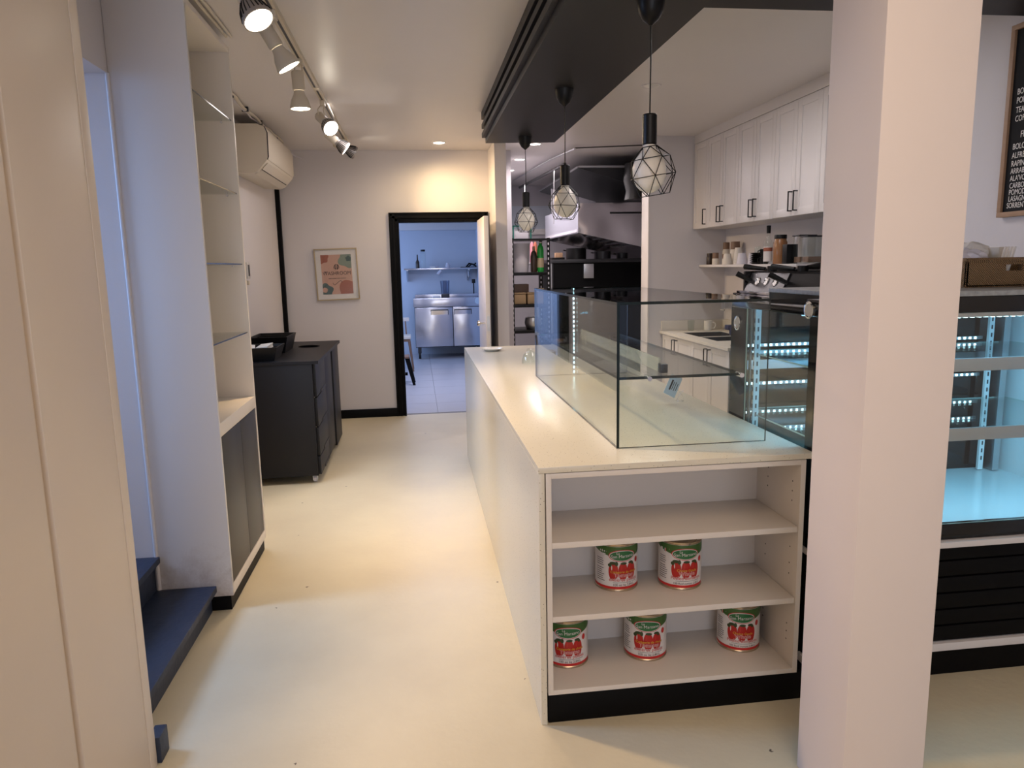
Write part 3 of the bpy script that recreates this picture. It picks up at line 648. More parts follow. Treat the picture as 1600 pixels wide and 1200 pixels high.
# ---------------------------------------------------------------- peninsula
PX0, PX1, PY0, PY1, PZ = 0.356, 1.322, 2.263, 5.93, 0.913
PX0 = 0.369
wt = thing('worktop', 'white speckled quartz counter top with waterfall side along the aisle', 'counter top', (0.84, 4.1, 0))
B(PX0, PX1, PY0, PY1, PZ - 0.020, PZ, b=0.0015).build('counter_slab', M['quartz'], wt)
B(PX0, PX0 + 0.020, PY0, PY1, 0.0, PZ - 0.0205, b=0.0015).build('waterfall_panel', M['quartz'], wt)
oc = thing('open_shelf_cabinet', 'open white shelf cabinet at the counter end holding large tins', 'cabinet', (0.83, 2.42, 0))
cx0, cx1, cy0, cy1 = 0.394, 1.296, 2.268, 2.60
B(cx0, cx0 + 0.018, cy0, cy1, 0.105, 0.890, b=0.0008).build('side_panel', M['white'], oc)
B(cx1 - 0.018, cx1, cy0, cy1, 0.105, 0.890, b=0.0008).build('side_panel', M['white'], oc)
B(cx0 + .018, cx1 - .018, cy0, cy1, 0.872, 0.890, b=0.0008).build('top_panel', M['white'], oc)
B(cx0 + .018, cx1 - .018, cy1 - 0.012, cy1, 0.105, 0.872).build('back_panel', M['white'], oc)
B(cx0 + .018, cx1 - .018, cy0, cy1 - .012, 0.105, 0.122, b=0.0008).build('bottom_panel', M['white'], oc)
for z in (0.388, 0.650):
    B(cx0 + .019, cx1 - .019, cy0 + 0.004, cy1 - .013, z - 0.020, z, b=0.001).build('shelf', M['white'], oc)
B(cx0, cx1 + 0.022, cy0 + 0.004, cy0 + 0.022, 0.0, 0.104, b=0.001).build('plinth', M['black'], oc)
ph_ = MB()
for z in (0.80, 0.765, 0.73, 0.56, 0.50, 0.46, 0.27, 0.24, 0.21):
    for y in (2.32, 2.50): ph_.cyl((cx1 - 0.0185, y, z), (cx1 - 0.0178, y, z), 0.0028, seg=8)
ph_.build('pin_holes', M['ink'], oc)
cbse = thing('counter_base', 'plain white counter carcass behind the open shelves under the counter top', 'cabinet', (0.85, 4.2, 0))
B(0.395, 1.28, 2.605, 5.90, 0.0, 0.890, b=0.002).build('carcass', M['white'], cbse)

# ---------------------------------------------------------------- tomato tins
def wrap(r, z0):
    # angle 0 faces -Y; positive x to the right when seen from the front
    def fn(c, zz=z0, rr=r): a = c.x / rr; R_ = rr + 0.0003 + c.z; return Vector((R_ * math.sin(a), -R_ * math.cos(a), zz + c.y))
    return fn
def ell(mb, cx, cy, rx, ry, r, lift, m=None, n=28, lob=0, amp=0, top=1.0):
    mi = mb._mi(m); K = 5 if rx > 0.03 else (2 if rx > 0.01 else 1); rings = []
    def P(u, v):
        x = cx + u * rx; y = cy + v * ry * (top if v > 0 else 1); a = x / r; R_ = r + lift
        return mb.bm.verts.new((R_ * math.sin(a), -R_ * math.cos(a), y))
    c = P(0, 0)
    for q in range(1, K + 1): rings.append([P(q / K * math.cos(2 * PI * k / n), q / K * math.sin(2 * PI * k / n)) for k in range(n)])
    for k in range(n): mb.bm.faces.new((c, rings[0][k], rings[0][(k + 1) % n])).material_index = mi
    for a, b in zip(rings, rings[1:]):
        for k in range(n): mb.bm.faces.new((a[k], b[k], b[(k + 1) % n], a[(k + 1) % n])).material_index = mi
def band(mb, r, z0, z1, a0=-PI, a1=PI, m=None, n=48):
    mi = mb._mi(m); A = [a0 + (a1 - a0) * k / n for k in range(n + 1)]
    lo = [mb.bm.verts.new((r * math.sin(a), -r * math.cos(a), z0)) for a in A]; hi = [mb.bm.verts.new((r * math.sin(a), -r * math.cos(a), z1)) for a in A]
    for k in range(n): mb.bm.faces.new((lo[k], lo[k + 1], hi[k + 1], hi[k])).material_index = mi
def build_can(kind):
    t = thing('tomato_tin', 'x', 'tin can', (0, 0, 0)); r = 0.0775; h = 0.180
    MB().lathe([(0.0, 0.004), (r - 0.004, 0.004), (r + 0.001, 0.0), (r + 0.0022, 0.002), (r + 0.0018, 0.006), (r, 0.008), (r, h - 0.008), (r + 0.0018, h - 0.006), (r + 0.0022, h - 0.001), (r + 0.0005, h), (r - 0.003, h - 0.001), (r - 0.004, h - 0.006), (r * 0.8, h - 0.007), (r * .78, h - 0.005), (0.0, h - 0.005)], (0, 0, 0), 48, cap=False, m=None).build('can_body', M['tin'], t, local=True)
    lb = MB(); band(lb, r + 0.0005, 0.010, h - 0.010); lab = lb.build('label', M['lwhite'], t, fix=False, local=True)
    mb = MB(); band(mb, r + 0.0008, 0.0095, 0.019)
    mb.build('red_stripe', M['red'], lab, fix=False, local=True)
    mb = MB()
    n = 48; A = [-PI + 2 * PI * k / n for k in range(n + 1)]
    zz = [0.128 - 0.012 * math.cos(1.6 * max(-1.9, min(1.9, a)) - 0.2) + 0.010 for a in A]
    lo = [mb.bm.verts.new(((r + 0.0008) * math.sin(a), -(r + 0.0008) * math.cos(a), z)) for a, z in zip(A, zz)]
    hi = [mb.bm.verts.new(((r + 0.0008) * math.sin(a), -(r + 0.0008) * math.cos(a), h - 0.0105)) for a in A]
    for k in range(n): mb.bm.faces.new((lo[k], lo[k + 1], hi[k + 1], hi[k]))
    mb.build('green_band', M['green'], lab, fix=False, local=True)
    mb = MB(); ell(mb, 0, 0.136, 0.051, 0.0225, r, 0.0012, M['red']); ell(mb, 0, 0.136, 0.048, 0.020, r, 0.0016, M['lwhite']); ell(mb, 0, 0.136, 0.0455, 0.0178, r, 0.0020, M['greenl'])
    me = text_mesh('La', 0.013, 0.0001, 'CENTER', 0.0002); add_mesh(mb, me, lambda c: wrap(r + 0.0021, 0.1415)(Vector((c.x - 0.017, c.y, 0))), M['lwhite'])
    me = text_mesh('San Marzano', 0.0165, 0.0001, 'CENTER', 0.0002); add_mesh(mb, me, lambda c: wrap(r + 0.0021, 0.1295)(Vector((c.x, c.y + 0.05 * c.x, 0))), M['lwhite'])
    mb.build('emblem', None, lab, fix=False, local=True, smooth=False)
    mb = MB()
    for x, s_ in ((-0.033, 1.15), (0.002, 1.1), (0.035, 1.15)):
        ell(mb, x, 0.078, 0.0155 * s_, 0.037, r, 0.0010, M['redd'], top=0.9)
        ell(mb, x - 0.006, 0.090, 0.0018, 0.009, r, 0.0013, M['lwhite'] if x < 0 else M['red'])
    for x, y, rx, ry in ((-0.034, 0.108, 0.013, 0.006), (-0.046, 0.100, 0.007, 0.007), (-0.022, 0.106, 0.006, 0.009), (0.004, 0.107, 0.012, 0.005), (0.032, 0.109, 0.010, 0.005), (0.040, 0.104, 0.005, 0.006)):
        ell(mb, x, y, rx, ry, r, 0.0014, M['leaf'], 12)
    mb.build('tomato_picture', None, lab, fix=False, local=True)
    mb = MB()
    def line(txt, size, z, m, mo=None, x=0.006, bold=0.0003):
        if mo is not None:
            me = text_mesh(txt, size, 0.0001, 'CENTER')
            for q in range(8):
                ox_, oy_ = 0.00075 * math.cos(q * PI / 4), 0.00075 * math.sin(q * PI / 4)
                add_mesh(mb, me, lambda c: wrap(r + 0.0017 + 0.00003 * q, z)(Vector((c.x + x + ox_, c.y + oy_, 0))), mo)
        me = text_mesh(txt, size, 0.0001, 'CENTER', bold); add_mesh(mb, me, lambda c: wrap(r + 0.0024, z)(Vector((c.x + x, c.y, 0))), m)
    if kind == 0:
        line('Catégorie de choix', 0.013, 0.071, M['yellow'], M['red']); line('Tomates', 0.021, 0.056, M['red'], M['lwhite'])
        line('entières pelées', 0.0185, 0.040, M['red'], M['lwhite']); line('100 oz liq 2,84 L', 0.0125, 0.0225, M['ink'])
    else:
        line('Choice Grade', 0.013, 0.071, M['yellow'], M['red']); line('Whole', 0.022, 0.056, M['red'], M['lwhite'])
        line('Peeled tomatoes', 0.0175, 0.040, M['red'], M['lwhite']); line('100 fluid ounces 2.84 L', 0.0108, 0.0225, M['ink'])
    # lines of small print round the side, left of the picture
    rr = random.Random(kind + 3)
    for k in range(11):
        z = 0.118 - 0.0078 * k - (0.004 if k > 3 else 0); a = -1.35; w = rr.uniform(0.35, 0.5); band(mb, r + 0.0010, z, z + 0.0022, a, a + w, M['ink'], 8)
    band(mb, r + .001, 0.0335, 0.0347, -0.45, 0.75, M['dgrey'], 16)
    for k in range(0): band(mb, r + .001, 0.0275, 0.030, -0.18 + 0.055 * k, -0.14 + 0.055 * k, M['dgrey'], 2)
    # side marks on the green band
    if kind == 0:
        for k in range(3): ell(mb, -0.085 + 0.009 * k, 0.150, 0.0025, 0.005 if k == 1 else 0.0035, r, 0.0014, M['lwhite'], 10)
        for k in range(3): band(mb, r + .0012, 0.139 - .005 * k, 0.1415 - .005 * k, -1.28 + .04 * k, -0.80, M['lwhite'], 8)
    else:
        for a0, m_ in ((-1.06, M['green']), (-1.02, M['lwhite']), (-0.98, M['red'])): band(mb, r + .0014, 0.138, 0.151, a0, a0 + 0.04, m_, 2)
        band(mb, r + .0012, 0.138, 0.151, -1.28, -1.16, M['lwhite'], 3)
    ell(mb, 0.062, 0.112, 0.008, 0.011, r, 0.0013, M['red'], 16); ell(mb, -0.06, 0.150, 0.001, 0.001, r, .001, M['lwhite'], 6)
    mb.build('lettering', None, lab, fix=False, local=True, smooth=False)
    return t
canA = build_can(0); canB = build_can(1)
usedA = usedB = False
for x, y, z, a, k, lab in ((0.695, 2.50, 0.3885, 0.30, 0, 'tomato tin with French label, left tin on the middle shelf of the open cabinet'),
                      (0.929, 2.472, 0.3885, 0.28, 1, 'tomato tin with English label, right tin on the middle shelf of the open cabinet'),
                      (0.500, 2.472, 0.1225, 0.08, 0, 'tomato tin with French label in the left corner of the bottom shelf'),
                      (0.800, 2.472, 0.1225, 0.12, 0, 'tomato tin with French label at the middle of the bottom shelf'),
                      (1.167, 2.474, 0.1225, 0.16, 1, 'tomato tin with English label at the right of the bottom shelf')):
    src, used = ((canA, usedA), (canB, usedB))[k]
    c = copy_tree(src) if used else src
    if k == 0: usedA = True
    else: usedB = True
    c.location = (x, y, z); c.rotation_euler = (0, 0, a + math.atan2(x, y) * -1 + 0.0)
    c['label'] = lab; c['group'] = 'tomato tins on the open shelves'

# ---------------------------------------------------------------- glass case on the counter
gc = thing('glass_sneeze_guard', 'clear frameless glass display case standing on the counter', 'glass case', (0.96, 3.35, PZ))
GX0, GX1, GY0, GY1, GZ = 0.682, 1.240, 2.455, 4.24, 1.430
T = 0.010
def pane(name, x0, x1, y0, y1, z0, z1, axis, label=None, dark=True, parent=gc):
    mb = MB(); mb.box(x0, x1, y0, y1, z0, z1, m=M['glass'])
    ex = {'x': 0, 'y': 1, 'z': 2}[axis]; mb._mi(M['gedge' if dark else 'gedge2'])
    for f in mb.bm.faces:
        n = f.normal if f.normal.length else f.calc_center_median()
    mb.bm.normal_update()
    for f in mb.bm.faces:
        if abs(f.normal[ex]) < 0.5: f.material_index = 1
    return mb.build(name, None, parent, smooth=False)
pane('front_pane', GX0 + T, GX1, GY0, GY0 + T, PZ + 0.001, GZ - T, 'y')
pane('side_pane', GX0, GX0 + T, GY0, GY1, PZ + 0.001, GZ - T, 'x')
pane('end_pane', GX0 + T, GX1, GY1 - T, GY1, PZ + 0.001, GZ - T, 'y')
pane('top_pane', GX0, GX1, GY0, GY1, GZ - T, GZ, 'z')
pane('shelf_pane', GX0 + T + .002, 1.145, GY0 + T + .002, GY1 - T - .05, 1.157, 1.167, 'z')
for x in (0.800, 1.140):
    MB().cyl((x, GY0 - 0.006, 1.160), (x, GY0 + T + 0.03, 1.160), 0.0085, seg=18).build('standoff', M['chrome'], gc)
acrylic = mat('pale_acrylic', (0.55, 0.58, 0.48), 0.15); acrylic.node_tree.nodes['Principled BSDF'].inputs['Alpha'].default_value = 0.45
B(0.868, 0.876, 2.56, 3.85, 1.1675, 1.218, b=0.001).build('price_rail', acrylic, gc)
B(0.864, 0.890, 2.52, 2.555, 1.1675, 1.200, b=0.002).build('rail_end', M['dgrey'], gc)
ls = MB(); ls.box(0.905, 0.917, GY1 - T - 0.012, GY1 - T - .001, PZ + 0.002, GZ - T - .001, m=M['alu'])  # glowing strip stands in for the fridge LEDs reflected in the glass
for k in range(19): ls.box(0.9075, 0.9145, GY1 - T - 0.0135, GY1 - T - 0.012, PZ + 0.015 + k * 0.027, PZ + 0.027 + k * 0.027, m=M['led'])
ls.build('led_reflection', None, gc)
# little card in a wire clip
cd_ = thing('price_card', 'tilted pale blue price card in a wire clip inside the glass case', 'card', (1.205, 3.27, PZ))
q = Matrix.Rotation(math.radians(28), 3, 'Y') @ Matrix.Rotation(math.radians(-12), 3, 'X')
mb = MB(); mb.box(1.140, 1.20, 3.239, 3.241, 0.945, 1.045, rot=q, m=M['paleblue'])
cc = Vector((1.170, 3.24, 0.995))
for k, (w, hh) in enumerate(((0.05, 0.008), (0.04, 0.003), (0.045, 0.003), (0.035, 0.003))):
    p = cc + q @ Vector((0.010 + 0.0 * k, -0.0015, 0.0)); p = p + q @ Vector((-0.020 + 0.010 * k, 0, 0)); mb.box(p.x - w / 2, p.x + w / 2, p.y - 0.0004, p.y + 0.0004, p.z - hh / 2, p.z + hh / 2, rot=q @ Matrix.Rotation(math.radians(90), 3, 'Y'), m=M['ink'] if k == 0 else M['dgrey'])
mb.build('card', None, cd_, smooth=False)
mb = MB(); mb.tube([(1.215 + 0.018 * math.cos(a), 3.27 + 0.018 * math.sin(a), PZ + 0.003) for a in [k * PI / 8 for k in range(17)]], 0.0015, 6)
mb.tube([(1.215 + 0.018, 3.27, PZ + 0.003), (1.222, 3.26, PZ + 0.03), (1.205, 3.25, PZ + 0.045), (1.195, 3.243, PZ + .06)], 0.0015, 6); mb.tube([(1.215 - 0.018, 3.27, PZ + 0.003), (1.21, 3.262, PZ + 0.03), (1.225, 3.25, PZ + 0.055)], 0.0015, 6)
mb.build('wire_clip', M['chrome'], cd_)
pl = MB().lathe([(0.0, 0.003), (0.045, 0.002), (0.050, 0.0), (0.053, 0.002), (0.082, 0.016), (0.083, 0.019), (0.078, 0.018), (0.052, 0.007), (0.0, 0.006)], (0, 0, 0), 36, cap=False).build('saucer', M['ceramic'])
pl.location = (0.565, 5.62, PZ + 0.001); tag(pl, 'small white saucer at the far end of the quartz counter', 'saucer')
gb = MB().lathe([(0.058, 0.0), (0.059, 0.003), (0.056, 0.035), (0.045, 0.066), (0.024, 0.082), (0.026, 0.098), (0.023, 0.1), (0.0, 0.1), (0.0, 0.092), (0.018, 0.08), (0.040, 0.063), (0.053, 0.034), (0.056, 0.002)], (0, 0, 0), 28, cap=False).build('glass_bowl', M['glass'])
gb.location = (0.737, 4.78, PZ + 0.001); tag(gb, 'upturned clear glass bowl beyond the far end of the glass case', 'bowl')

# ---------------------------------------------------------------- refrigerated display case
dc = thing('refrigerated_display_case', 'black lit refrigerated display case with glass front right of the counter', 'display case', (1.98, 2.65, 0))
A0, A1, F0, F1 = 1.333, 2.63, 2.290, 2.985
B(A0 + 0.01, A1, F0 + 0.045, F1, 0.0, 0.113).build('plinth', M['black'], dc)
B(A0, A1, F0 + 0.01, F1, 0.115, 0.145, b=0.002).build('base_trim', M['shaker'], dc)
for k in range(6):
    z = 0.150 + k * 0.0635; B(A0 + 0.004, A1, F0 + 0.022, F0 + 0.042, z, z + 0.058, b=0.004).build('slat', M['black'], dc)
B(A0, A1, F0 + 0.044, F1, 0.147, 0.530).build('base_body', M['black'], dc)
B(A0 - 0.004, A1, F0 - 0.022, F1, 0.532, 0.554, b=0.003).build('ledge', M['shaker'], dc)
B(A0, A1, F0, F0 + 0.03, 0.556, 0.612, b=0.003).build('front_sill', M['blackgloss'], dc)
B(A0 + .012, A1 - .012, F0 + 0.031, F1 - .012, 0.560, 0.600).build('deck', M['slab'], dc)
B(A0, A1, F0, F0 + 0.09, 1.372, 1.428, b=0.003).build('header', M['blackgloss'], dc)
B(A0, 1.499, F0 + 0.0905, F1, 1.372, 1.398, b=0.003).build('roof', M['blackgloss'], dc)
B(1.50, A1, F0 + 0.0905, F1, 1.372, 1.428).build('roof', M['blackgloss'], dc)
B(1.50, A1, F0 - 0.01, F1 + .01, 1.4285, 1.446, b=0.002).build('top_slab', M['granite'], dc)
# left side: glossy black surround with a glass window
B(A0, A0 + 0.012, F0, 2.352, 0.556, 1.371).build('side_stile', M['blackgloss'], dc)
B(A0, A0 + 0.012, 2.845, F1, 0.556, 1.371).build('side_stile', M['blackgloss'], dc)
B(A0, A0 + 0.012, 2.353, 2.844, 0.556, 0.90).build('side_panel', M['blackgloss'], dc)
pane('side_glass', A0 + 0.002, A0 + 0.008, 2.353, 2.844, 0.901, 1.371, 'x', parent=dc, dark=False)
B(A1 - 0.012, A1, F0, F1, 0.556, 1.371).build('side_panel', M['slab'], dc)
B(A0 + .013, A1 - .013, F1 - 0.012, F1, 0.556, 1.371).build('back_panel', M['blackgloss'], dc)
B(A0 + .02, A1 - .02, F1 - 0.020, F1 - 0.0125, 1.10, 1.14).build('back_rail', M['alu'], dc)
for z in (1.205, 1.040, 0.915):
    mb = MB(); mb.box(A0 + .05, A1 - .13, F1 - 0.030, F1 - 0.022, z - 0.007, z + 0.007, m=M['alu']); k = A0 + .06
    while k < A1 - .15: mb.box(k, k + 0.009, F1 - 0.0315, F1 - 0.030, z - 0.0045, z + 0.0045, m=M['led']); k += 0.026
    mb.build('led_bar', None, dc)
pane('front_glass', A0 + 0.012, A1 - .012, F0 + 0.004, F0 + 0.010, 0.613, 1.371, 'y', parent=dc, dark=False)
for y, z in ((2.358, 1.392), (2.920, 1.306)):
    MB().lathe([(0.030, 0), (0.030, 0.004), (0.024, 0.005), (0.022, 0.003), (0.0, 0.003)], (A0 - 0.0005, y, z), 28, Matrix.Rotation(-PI / 2, 3, 'Y'), cap=False).build('round_badge', M['chrome'], dc)
for z in (1.190, 0.940):
    sh = pane('shelf', A0 + .03, A1 - .03, F0 + 0.035, F1 - .06, z - 0.006, z, 'z', parent=dc, dark=False)
    B(A0 + .03, A1 - .03, F0 + 0.022, F0 + 0.034, z - 0.026, z + 0.020, b=0.002).build('price_rail', M['band'], sh)
    mb = MB(); mb.box(A0 + .04, A1 - .04, F0 + 0.035, F0 + 0.045, z - 0.022, z - 0.010, m=M['alu'])
    k = A0 + .05
    while k < A1 - .05:
        mb.box(k, k + 0.008, F0 + 0.036, F0 + 0.044, z - 0.0235, z - 0.022, m=M['led']); mb.box(k, k + 0.008, F0 + 0.045, F0 + 0.0465, z - 0.020, z - 0.013, m=M['led']); k += 0.024
    mb.build('led_bar', None, sh)
mb = MB(); mb.box(A0 + .04, A1 - .04, F0 + 0.012, F0 + 0.032, 1.355, 1.370, m=M['alu'])
k = A0 + .05
while k < A1 - .05: mb.box(k, k + 0.010, F0 + 0.016, F0 + 0.028, 1.3535, 1.355, m=M['led']); k += 0.026
mb.build('led_bar', None, dc)
B(A0 + 0.05, A0 + 0.30, 2.36, 2.50, 1.362, 1.369).build('ceiling_diffuser', M['ledsoft'], dc)
for x, y in ((A0 + 0.030, 2.80), (2.515, 2.93), (1.93, 2.93)):
    mb = MB(); mb.box(x - .012, x + .012, y - .006, y + .006, 0.605, 1.37, m=M['slab'])
    for k in range(20): mb.box(x - .003, x + .003, y - .0075, y - .006, 0.65 + k * 0.035, 0.668 + k * .035, m=M['dgrey'])
    if x < 1.5:
        for k in range(20): mb.box(x - .0135, x - .012, y - .0025, y + .0025, 0.65 + k * 0.035, 0.668 + k * .035, m=M['dgrey'])
    mb.build('shelf_post', None, dc)
B(2.555, 2.585, 2.90, 2.96, 0.605, 1.37).build('corner_post', M['alu'], dc)
B(A0 + 0.015, A0 + 0.020, 2.825, 2.843, 0.605, 1.37).build('side_strip', M['alu'], dc)
for x in (1.62, 2.02, 2.40):
    light('AREA', 'fridge_led', (x, F0 + 0.06, 1.350), 0.75, (0.18, 0.60, 1.0), 0.36, (x, 2.75, 0.6), 0.03)
light('AREA', 'fridge_led_low', (1.95, F0 + 0.07, 0.905), 0.75, (0.20, 0.64, 1.0), 1.15, (1.95, 2.75, 0.6), 0.03)
light('AREA', 'fridge_led_mid', (1.95, F0 + 0.07, 1.155), 0.75, (0.20, 0.64, 1.0), 1.15, (1.95, 2.75, 0.7), 0.03)

# basket with napkins on the case
bs = thing('seagrass_basket', 'woven seagrass basket on top of the display case', 'basket', (2.29, 2.68, 1.446))
bx0, bx1, by0, by1, bz0, bz1 = 2.05, 2.54, 2.53, 2.84, 1.447, 1.548
mb = MB(); t_ = 0.012
hx0, hx1, hz0, hz1 = 2.215, 2.285, 1.507, 1.530
mb.box(bx0, hx0, by0, by0 + t_, bz0, bz1, b=.003); mb.box(hx1, bx1, by0, by0 + t_, bz0, bz1, b=.003); mb.box(hx0 - .004, hx1 + .004, by0, by0 + t_, bz0, hz0, b=.003); mb.box(hx0 - .004, hx1 + .004, by0, by0 + t_, hz1, bz1, b=.003)
mb.box(bx0, bx1, by1 - t_, by1, bz0, bz1, b=.003); mb.box(bx0, bx0 + t_, by0, by1, bz0, bz1, b=.003); mb.box(bx1 - t_, bx1, by0, by1, bz0, bz1, b=.003); mb.box(bx0, bx1, by0, by1, bz0, bz0 + .008)
mb.build('woven_sides', M['wicker'], bs)
rb = MB(); rb.tube([(bx0, by0 + .004, bz1), (bx1, by0 + .004, bz1)], 0.009, 8); rb.tube([(bx0 + .004, by0, bz1), (bx0 + .004, by1, bz1)], 0.009, 8); rb.build('rolled_rim', M['wicker'], bs)
def crumple(cx, cy, cz_, rx, ry, rz, seed, m, name, label, cat):
    rr = random.Random(seed); bm = bmesh.new(); bmesh.ops.create_icosphere(bm, subdivisions=3, radius=1)
    for v in bm.verts:
        n = 1 + 0.12 * math.sin(7 * v.co.x + seed) * math.cos(6 * v.co.y) + rr.uniform(-.06, .06)
        v.co = Vector((cx + v.co.x * rx * n, cy + v.co.y * ry * n, cz_ + v.co.z * rz * n))
    a = MB(); a.bm.free(); a.bm = bm; return tag(a.build(name, m, smooth=False), label, cat)
crumple(2.13, 2.64, 1.55, 0.075, 0.08, 0.045, 3, M['cloudy'], 'plastic_bag', 'clear plastic bag bulging from the left of the seagrass basket', 'bag')
crumple(2.235, 2.76, 1.575, 0.085, 0.06, 0.048, 5, M['paper'], 'paper_towel', 'crumpled white paper towels standing up in the seagrass basket', 'paper')
fk = MB()
for k in range(4): fk.box(2.245 + k * 0.014, 2.253 + k * 0.014, 2.60, 2.604, 1.46, 1.60, rot=Matrix.Rotation(0.25, 3, 'Y'))
tag(fk.build('plastic_forks', M['paper']), 'white plastic cutlery standing at the front of the seagrass basket', 'cutlery')
tag(B(2.29, 2.335, 2.66, 2.72, 1.456, 1.598, b=.002).build('straw_box', M['cup']), 'cream carton of straws standing in the seagrass basket', 'carton')

# ---------------------------------------------------------------- menu board
mn = thing('menu_board', 'oak framed black letter board listing dishes at the right edge', 'menu board', (2.64, 2.65, 2.1))
my0, my1, mz0, mz1 = 2.42, 3.095, 1.735, 2.555; bxm = 2.655
B(bxm - 0.010, bxm + .002, my0 + .02, my1 - .02, mz0 + .02, mz1 - .02).build('felt', M['board'], mn)
for (a, b, c, d) in ((my0, my1, mz0, mz0 + .022), (my0, my1, mz1 - .022, mz1), (my0, my0 + .022, mz0 + .022, mz1 - .022), (my1 - .022, my1, mz0 + .022, mz1 - .022)):
    B(bxm - 0.022, bxm + .003, a, b, c, d, b=.002).build('frame_bar', M['wood'], mn)
mb = MB()
lines = [('BEVERAGES', 2.303, 0.040, 0.05), ('BOTTLE WATER', 2.257, 0.036, 0.018), ('POP', 2.218, 0.036, 0.018), ('TEA', 2.176, 0.036, 0.018), ('COFFEE', 2.137, 0.036, 0.018), ('FRESH PASTA', 2.062, 0.040, 0.055),
         ('BOLOGNESE', 2.012, 0.036, 0.018), ('ALFREDO', 1.972, 0.036, 0.018), ('RAPINI', 1.935, 0.036, 0.018), ('ARRABBIATA', 1.902, 0.034, 0.018), ("ALA'VODKA", 1.869, 0.034, 0.018), ('CARBONARA', 1.836, 0.034, 0.018), ('POMODORO', 1.806, 0.034, 0.018), ('LASAGNA', 1.776, 0.034, .018)]
for txt, z, s_, ind in lines:
    z2 = 1.772 + (z - 1.776) * (2.300 - 1.80) / (2.303 - 1.776) + 0.03
    me = text_mesh(txt, s_, 0.0004, 'LEFT', 0.0008, 0.72)
    add_mesh(mb, me, lambda c, z2=z2, ind=ind: Vector((bxm - 0.0108 - c.z, my1 - 0.032 - ind - c.x, z2 + c.y)))
me = text_mesh('SORRENTINA', 0.034, 0.0004, 'LEFT', 0.0008, 0.72); add_mesh(mb, me, lambda c: Vector((bxm - 0.0108 - c.z, my1 - 0.044 - c.x, 1.773 + c.y)))
mb.build('lettering', M['letters'], mn, smooth=False)

# ---------------------------------------------------------------- wall cabinets on the right
def shaker(mb, xf, y0, y1, z0, z1, rail=0.055):
    # door face looks toward -X at x = xf
    mb.box(xf + .006, xf + 0.018, y0, y1, z0, z1)
    mb.box(xf, xf + 0.018, y0, y0 + rail, z0, z1, b=.001); mb.box(xf, xf + 0.018, y1 - rail, y1, z0, z1, b=.001)
    mb.box(xf, xf + 0.018, y0 + rail, y1 - rail, z0, z0 + rail, b=.001); mb.box(xf, xf + 0.018, y0 + rail, y1 - rail, z1 - rail, z1, b=.001)
def pull(parent, xf, y, z0, z1):
    mb = MB(); mb.box(xf - 0.034, xf - 0.026, y - .004, y + .004, z0, z1, b=.001); mb.box(xf - 0.027, xf, y - .004, y + .004, z0, z0 + .008); mb.box(xf - 0.027, xf, y - .004, y + .004, z1 - .008, z1)
    mb.build('handle', M['blackm'], parent)
UX = 2.665; uz0, uz1 = 1.872, 2.660
ulabels = ['single door white wall cabinet in the far corner by the wing wall', 'two door white wall cabinet second from the wing wall', 'two door white wall cabinet third from the wing wall',
           'two door white wall cabinet just left of the pillar in the photo', 'two door white wall cabinet hidden behind the pillar', 'two door white wall cabinet peeking out right of the pillar']
segs = [(6.895, 6.555, 1), (6.555, 5.925, 2), (5.925, 5.295, 2), (5.295, 4.665, 2), (4.665, 4.035, 2), (4.035, 3.325, 2)]
for (ya, yb, n), lab in zip(segs, ulabels):
    t = thing('wall_cabinet', lab, 'cabinet', (2.83, (ya + yb) / 2, uz0), 'white wall cabinets')
    B(UX + 0.020, 2.998, yb + .001, ya - .001, uz0, uz1).build('carcass', M['shaker'], t)
    w = (ya - yb) / n
    for k in range(n):
        y1_, y0_ = ya - k * w - .0015, ya - (k + 1) * w + .0015
        mb = MB(); shaker(mb, UX, y0_, y1_, uz0 + .002, uz1 - .002)
        d = mb.build('door', M['shaker'], t)
        hy_ = y0_ + 0.035 if (k == 0) else y1_ - 0.035
        pull(d, UX, hy_, 1.905, 2.045)
# base cabinets and sink run
BX = 2.372
bl = ['white base cabinet in the far corner below the sink counter', 'white base cabinet below the near end of the sink counter']
for (ya, yb), lab in zip(((6.885, 6.13), (6.13, 5.335)), bl):
    t = thing('base_cabinet', lab, 'cabinet', (2.68, (ya + yb) / 2, 0), 'white base cabinets')
    B(BX + .020, 2.998, yb + .001, ya - .001, 0.10, 0.60).build('carcass', M['shaker'], t)
    B(BX + .020, BX + .035, yb + .001, ya - .001, 0.60, 0.883).build('front_rail', M['shaker'], t)
    B(BX + .07, 2.99, yb + .001, ya - .001, 0, 0.099).build('toe_kick', M['black'], t)
    w = (ya - yb) / 2
    for k in range(2):
        y1_, y0_ = ya - k * w - .0015, ya - (k + 1) * w + .0015
        mb = MB(); shaker(mb, BX, y0_, y1_, 0.105, 0.882); d = mb.build('door', M['shaker'], t)
        pull(d, BX, y0_ + .035 if k == 0 else y1_ - .035, 0.715, 0.855)
sc = thing('sink_counter', 'pale stone counter with inset sink under the wall shelves', 'counter top', (2.68, 6.1, 0.885))
mb = MB(); sx0, sx1, sy0, sy1 = 2.47, 2.86, 5.80, 6.62
mb.box(2.345, sx0, 5.30, 6.898, .885, .91); mb.box(sx1, 2.998, 5.30, 6.898, .885, .91); mb.box(sx0, sx1, 5.30, sy0, .885, .91); mb.box(sx0, sx1, sy1, 6.898, .885, .91); mb.box(sx0, sx1, 6.18, 6.21, .89, .908)
mb.build('stone_top', M['cup'], sc)
B(2.36, 2.98, 6.872, 6.898, .911, 1.005, b=.001).build('backsplash', M['cup'], sc)
B(2.975, 2.998, 5.30, 6.87, .911, 1.005, b=.001).build('backsplash', M['cup'], sc)
mb = MB()
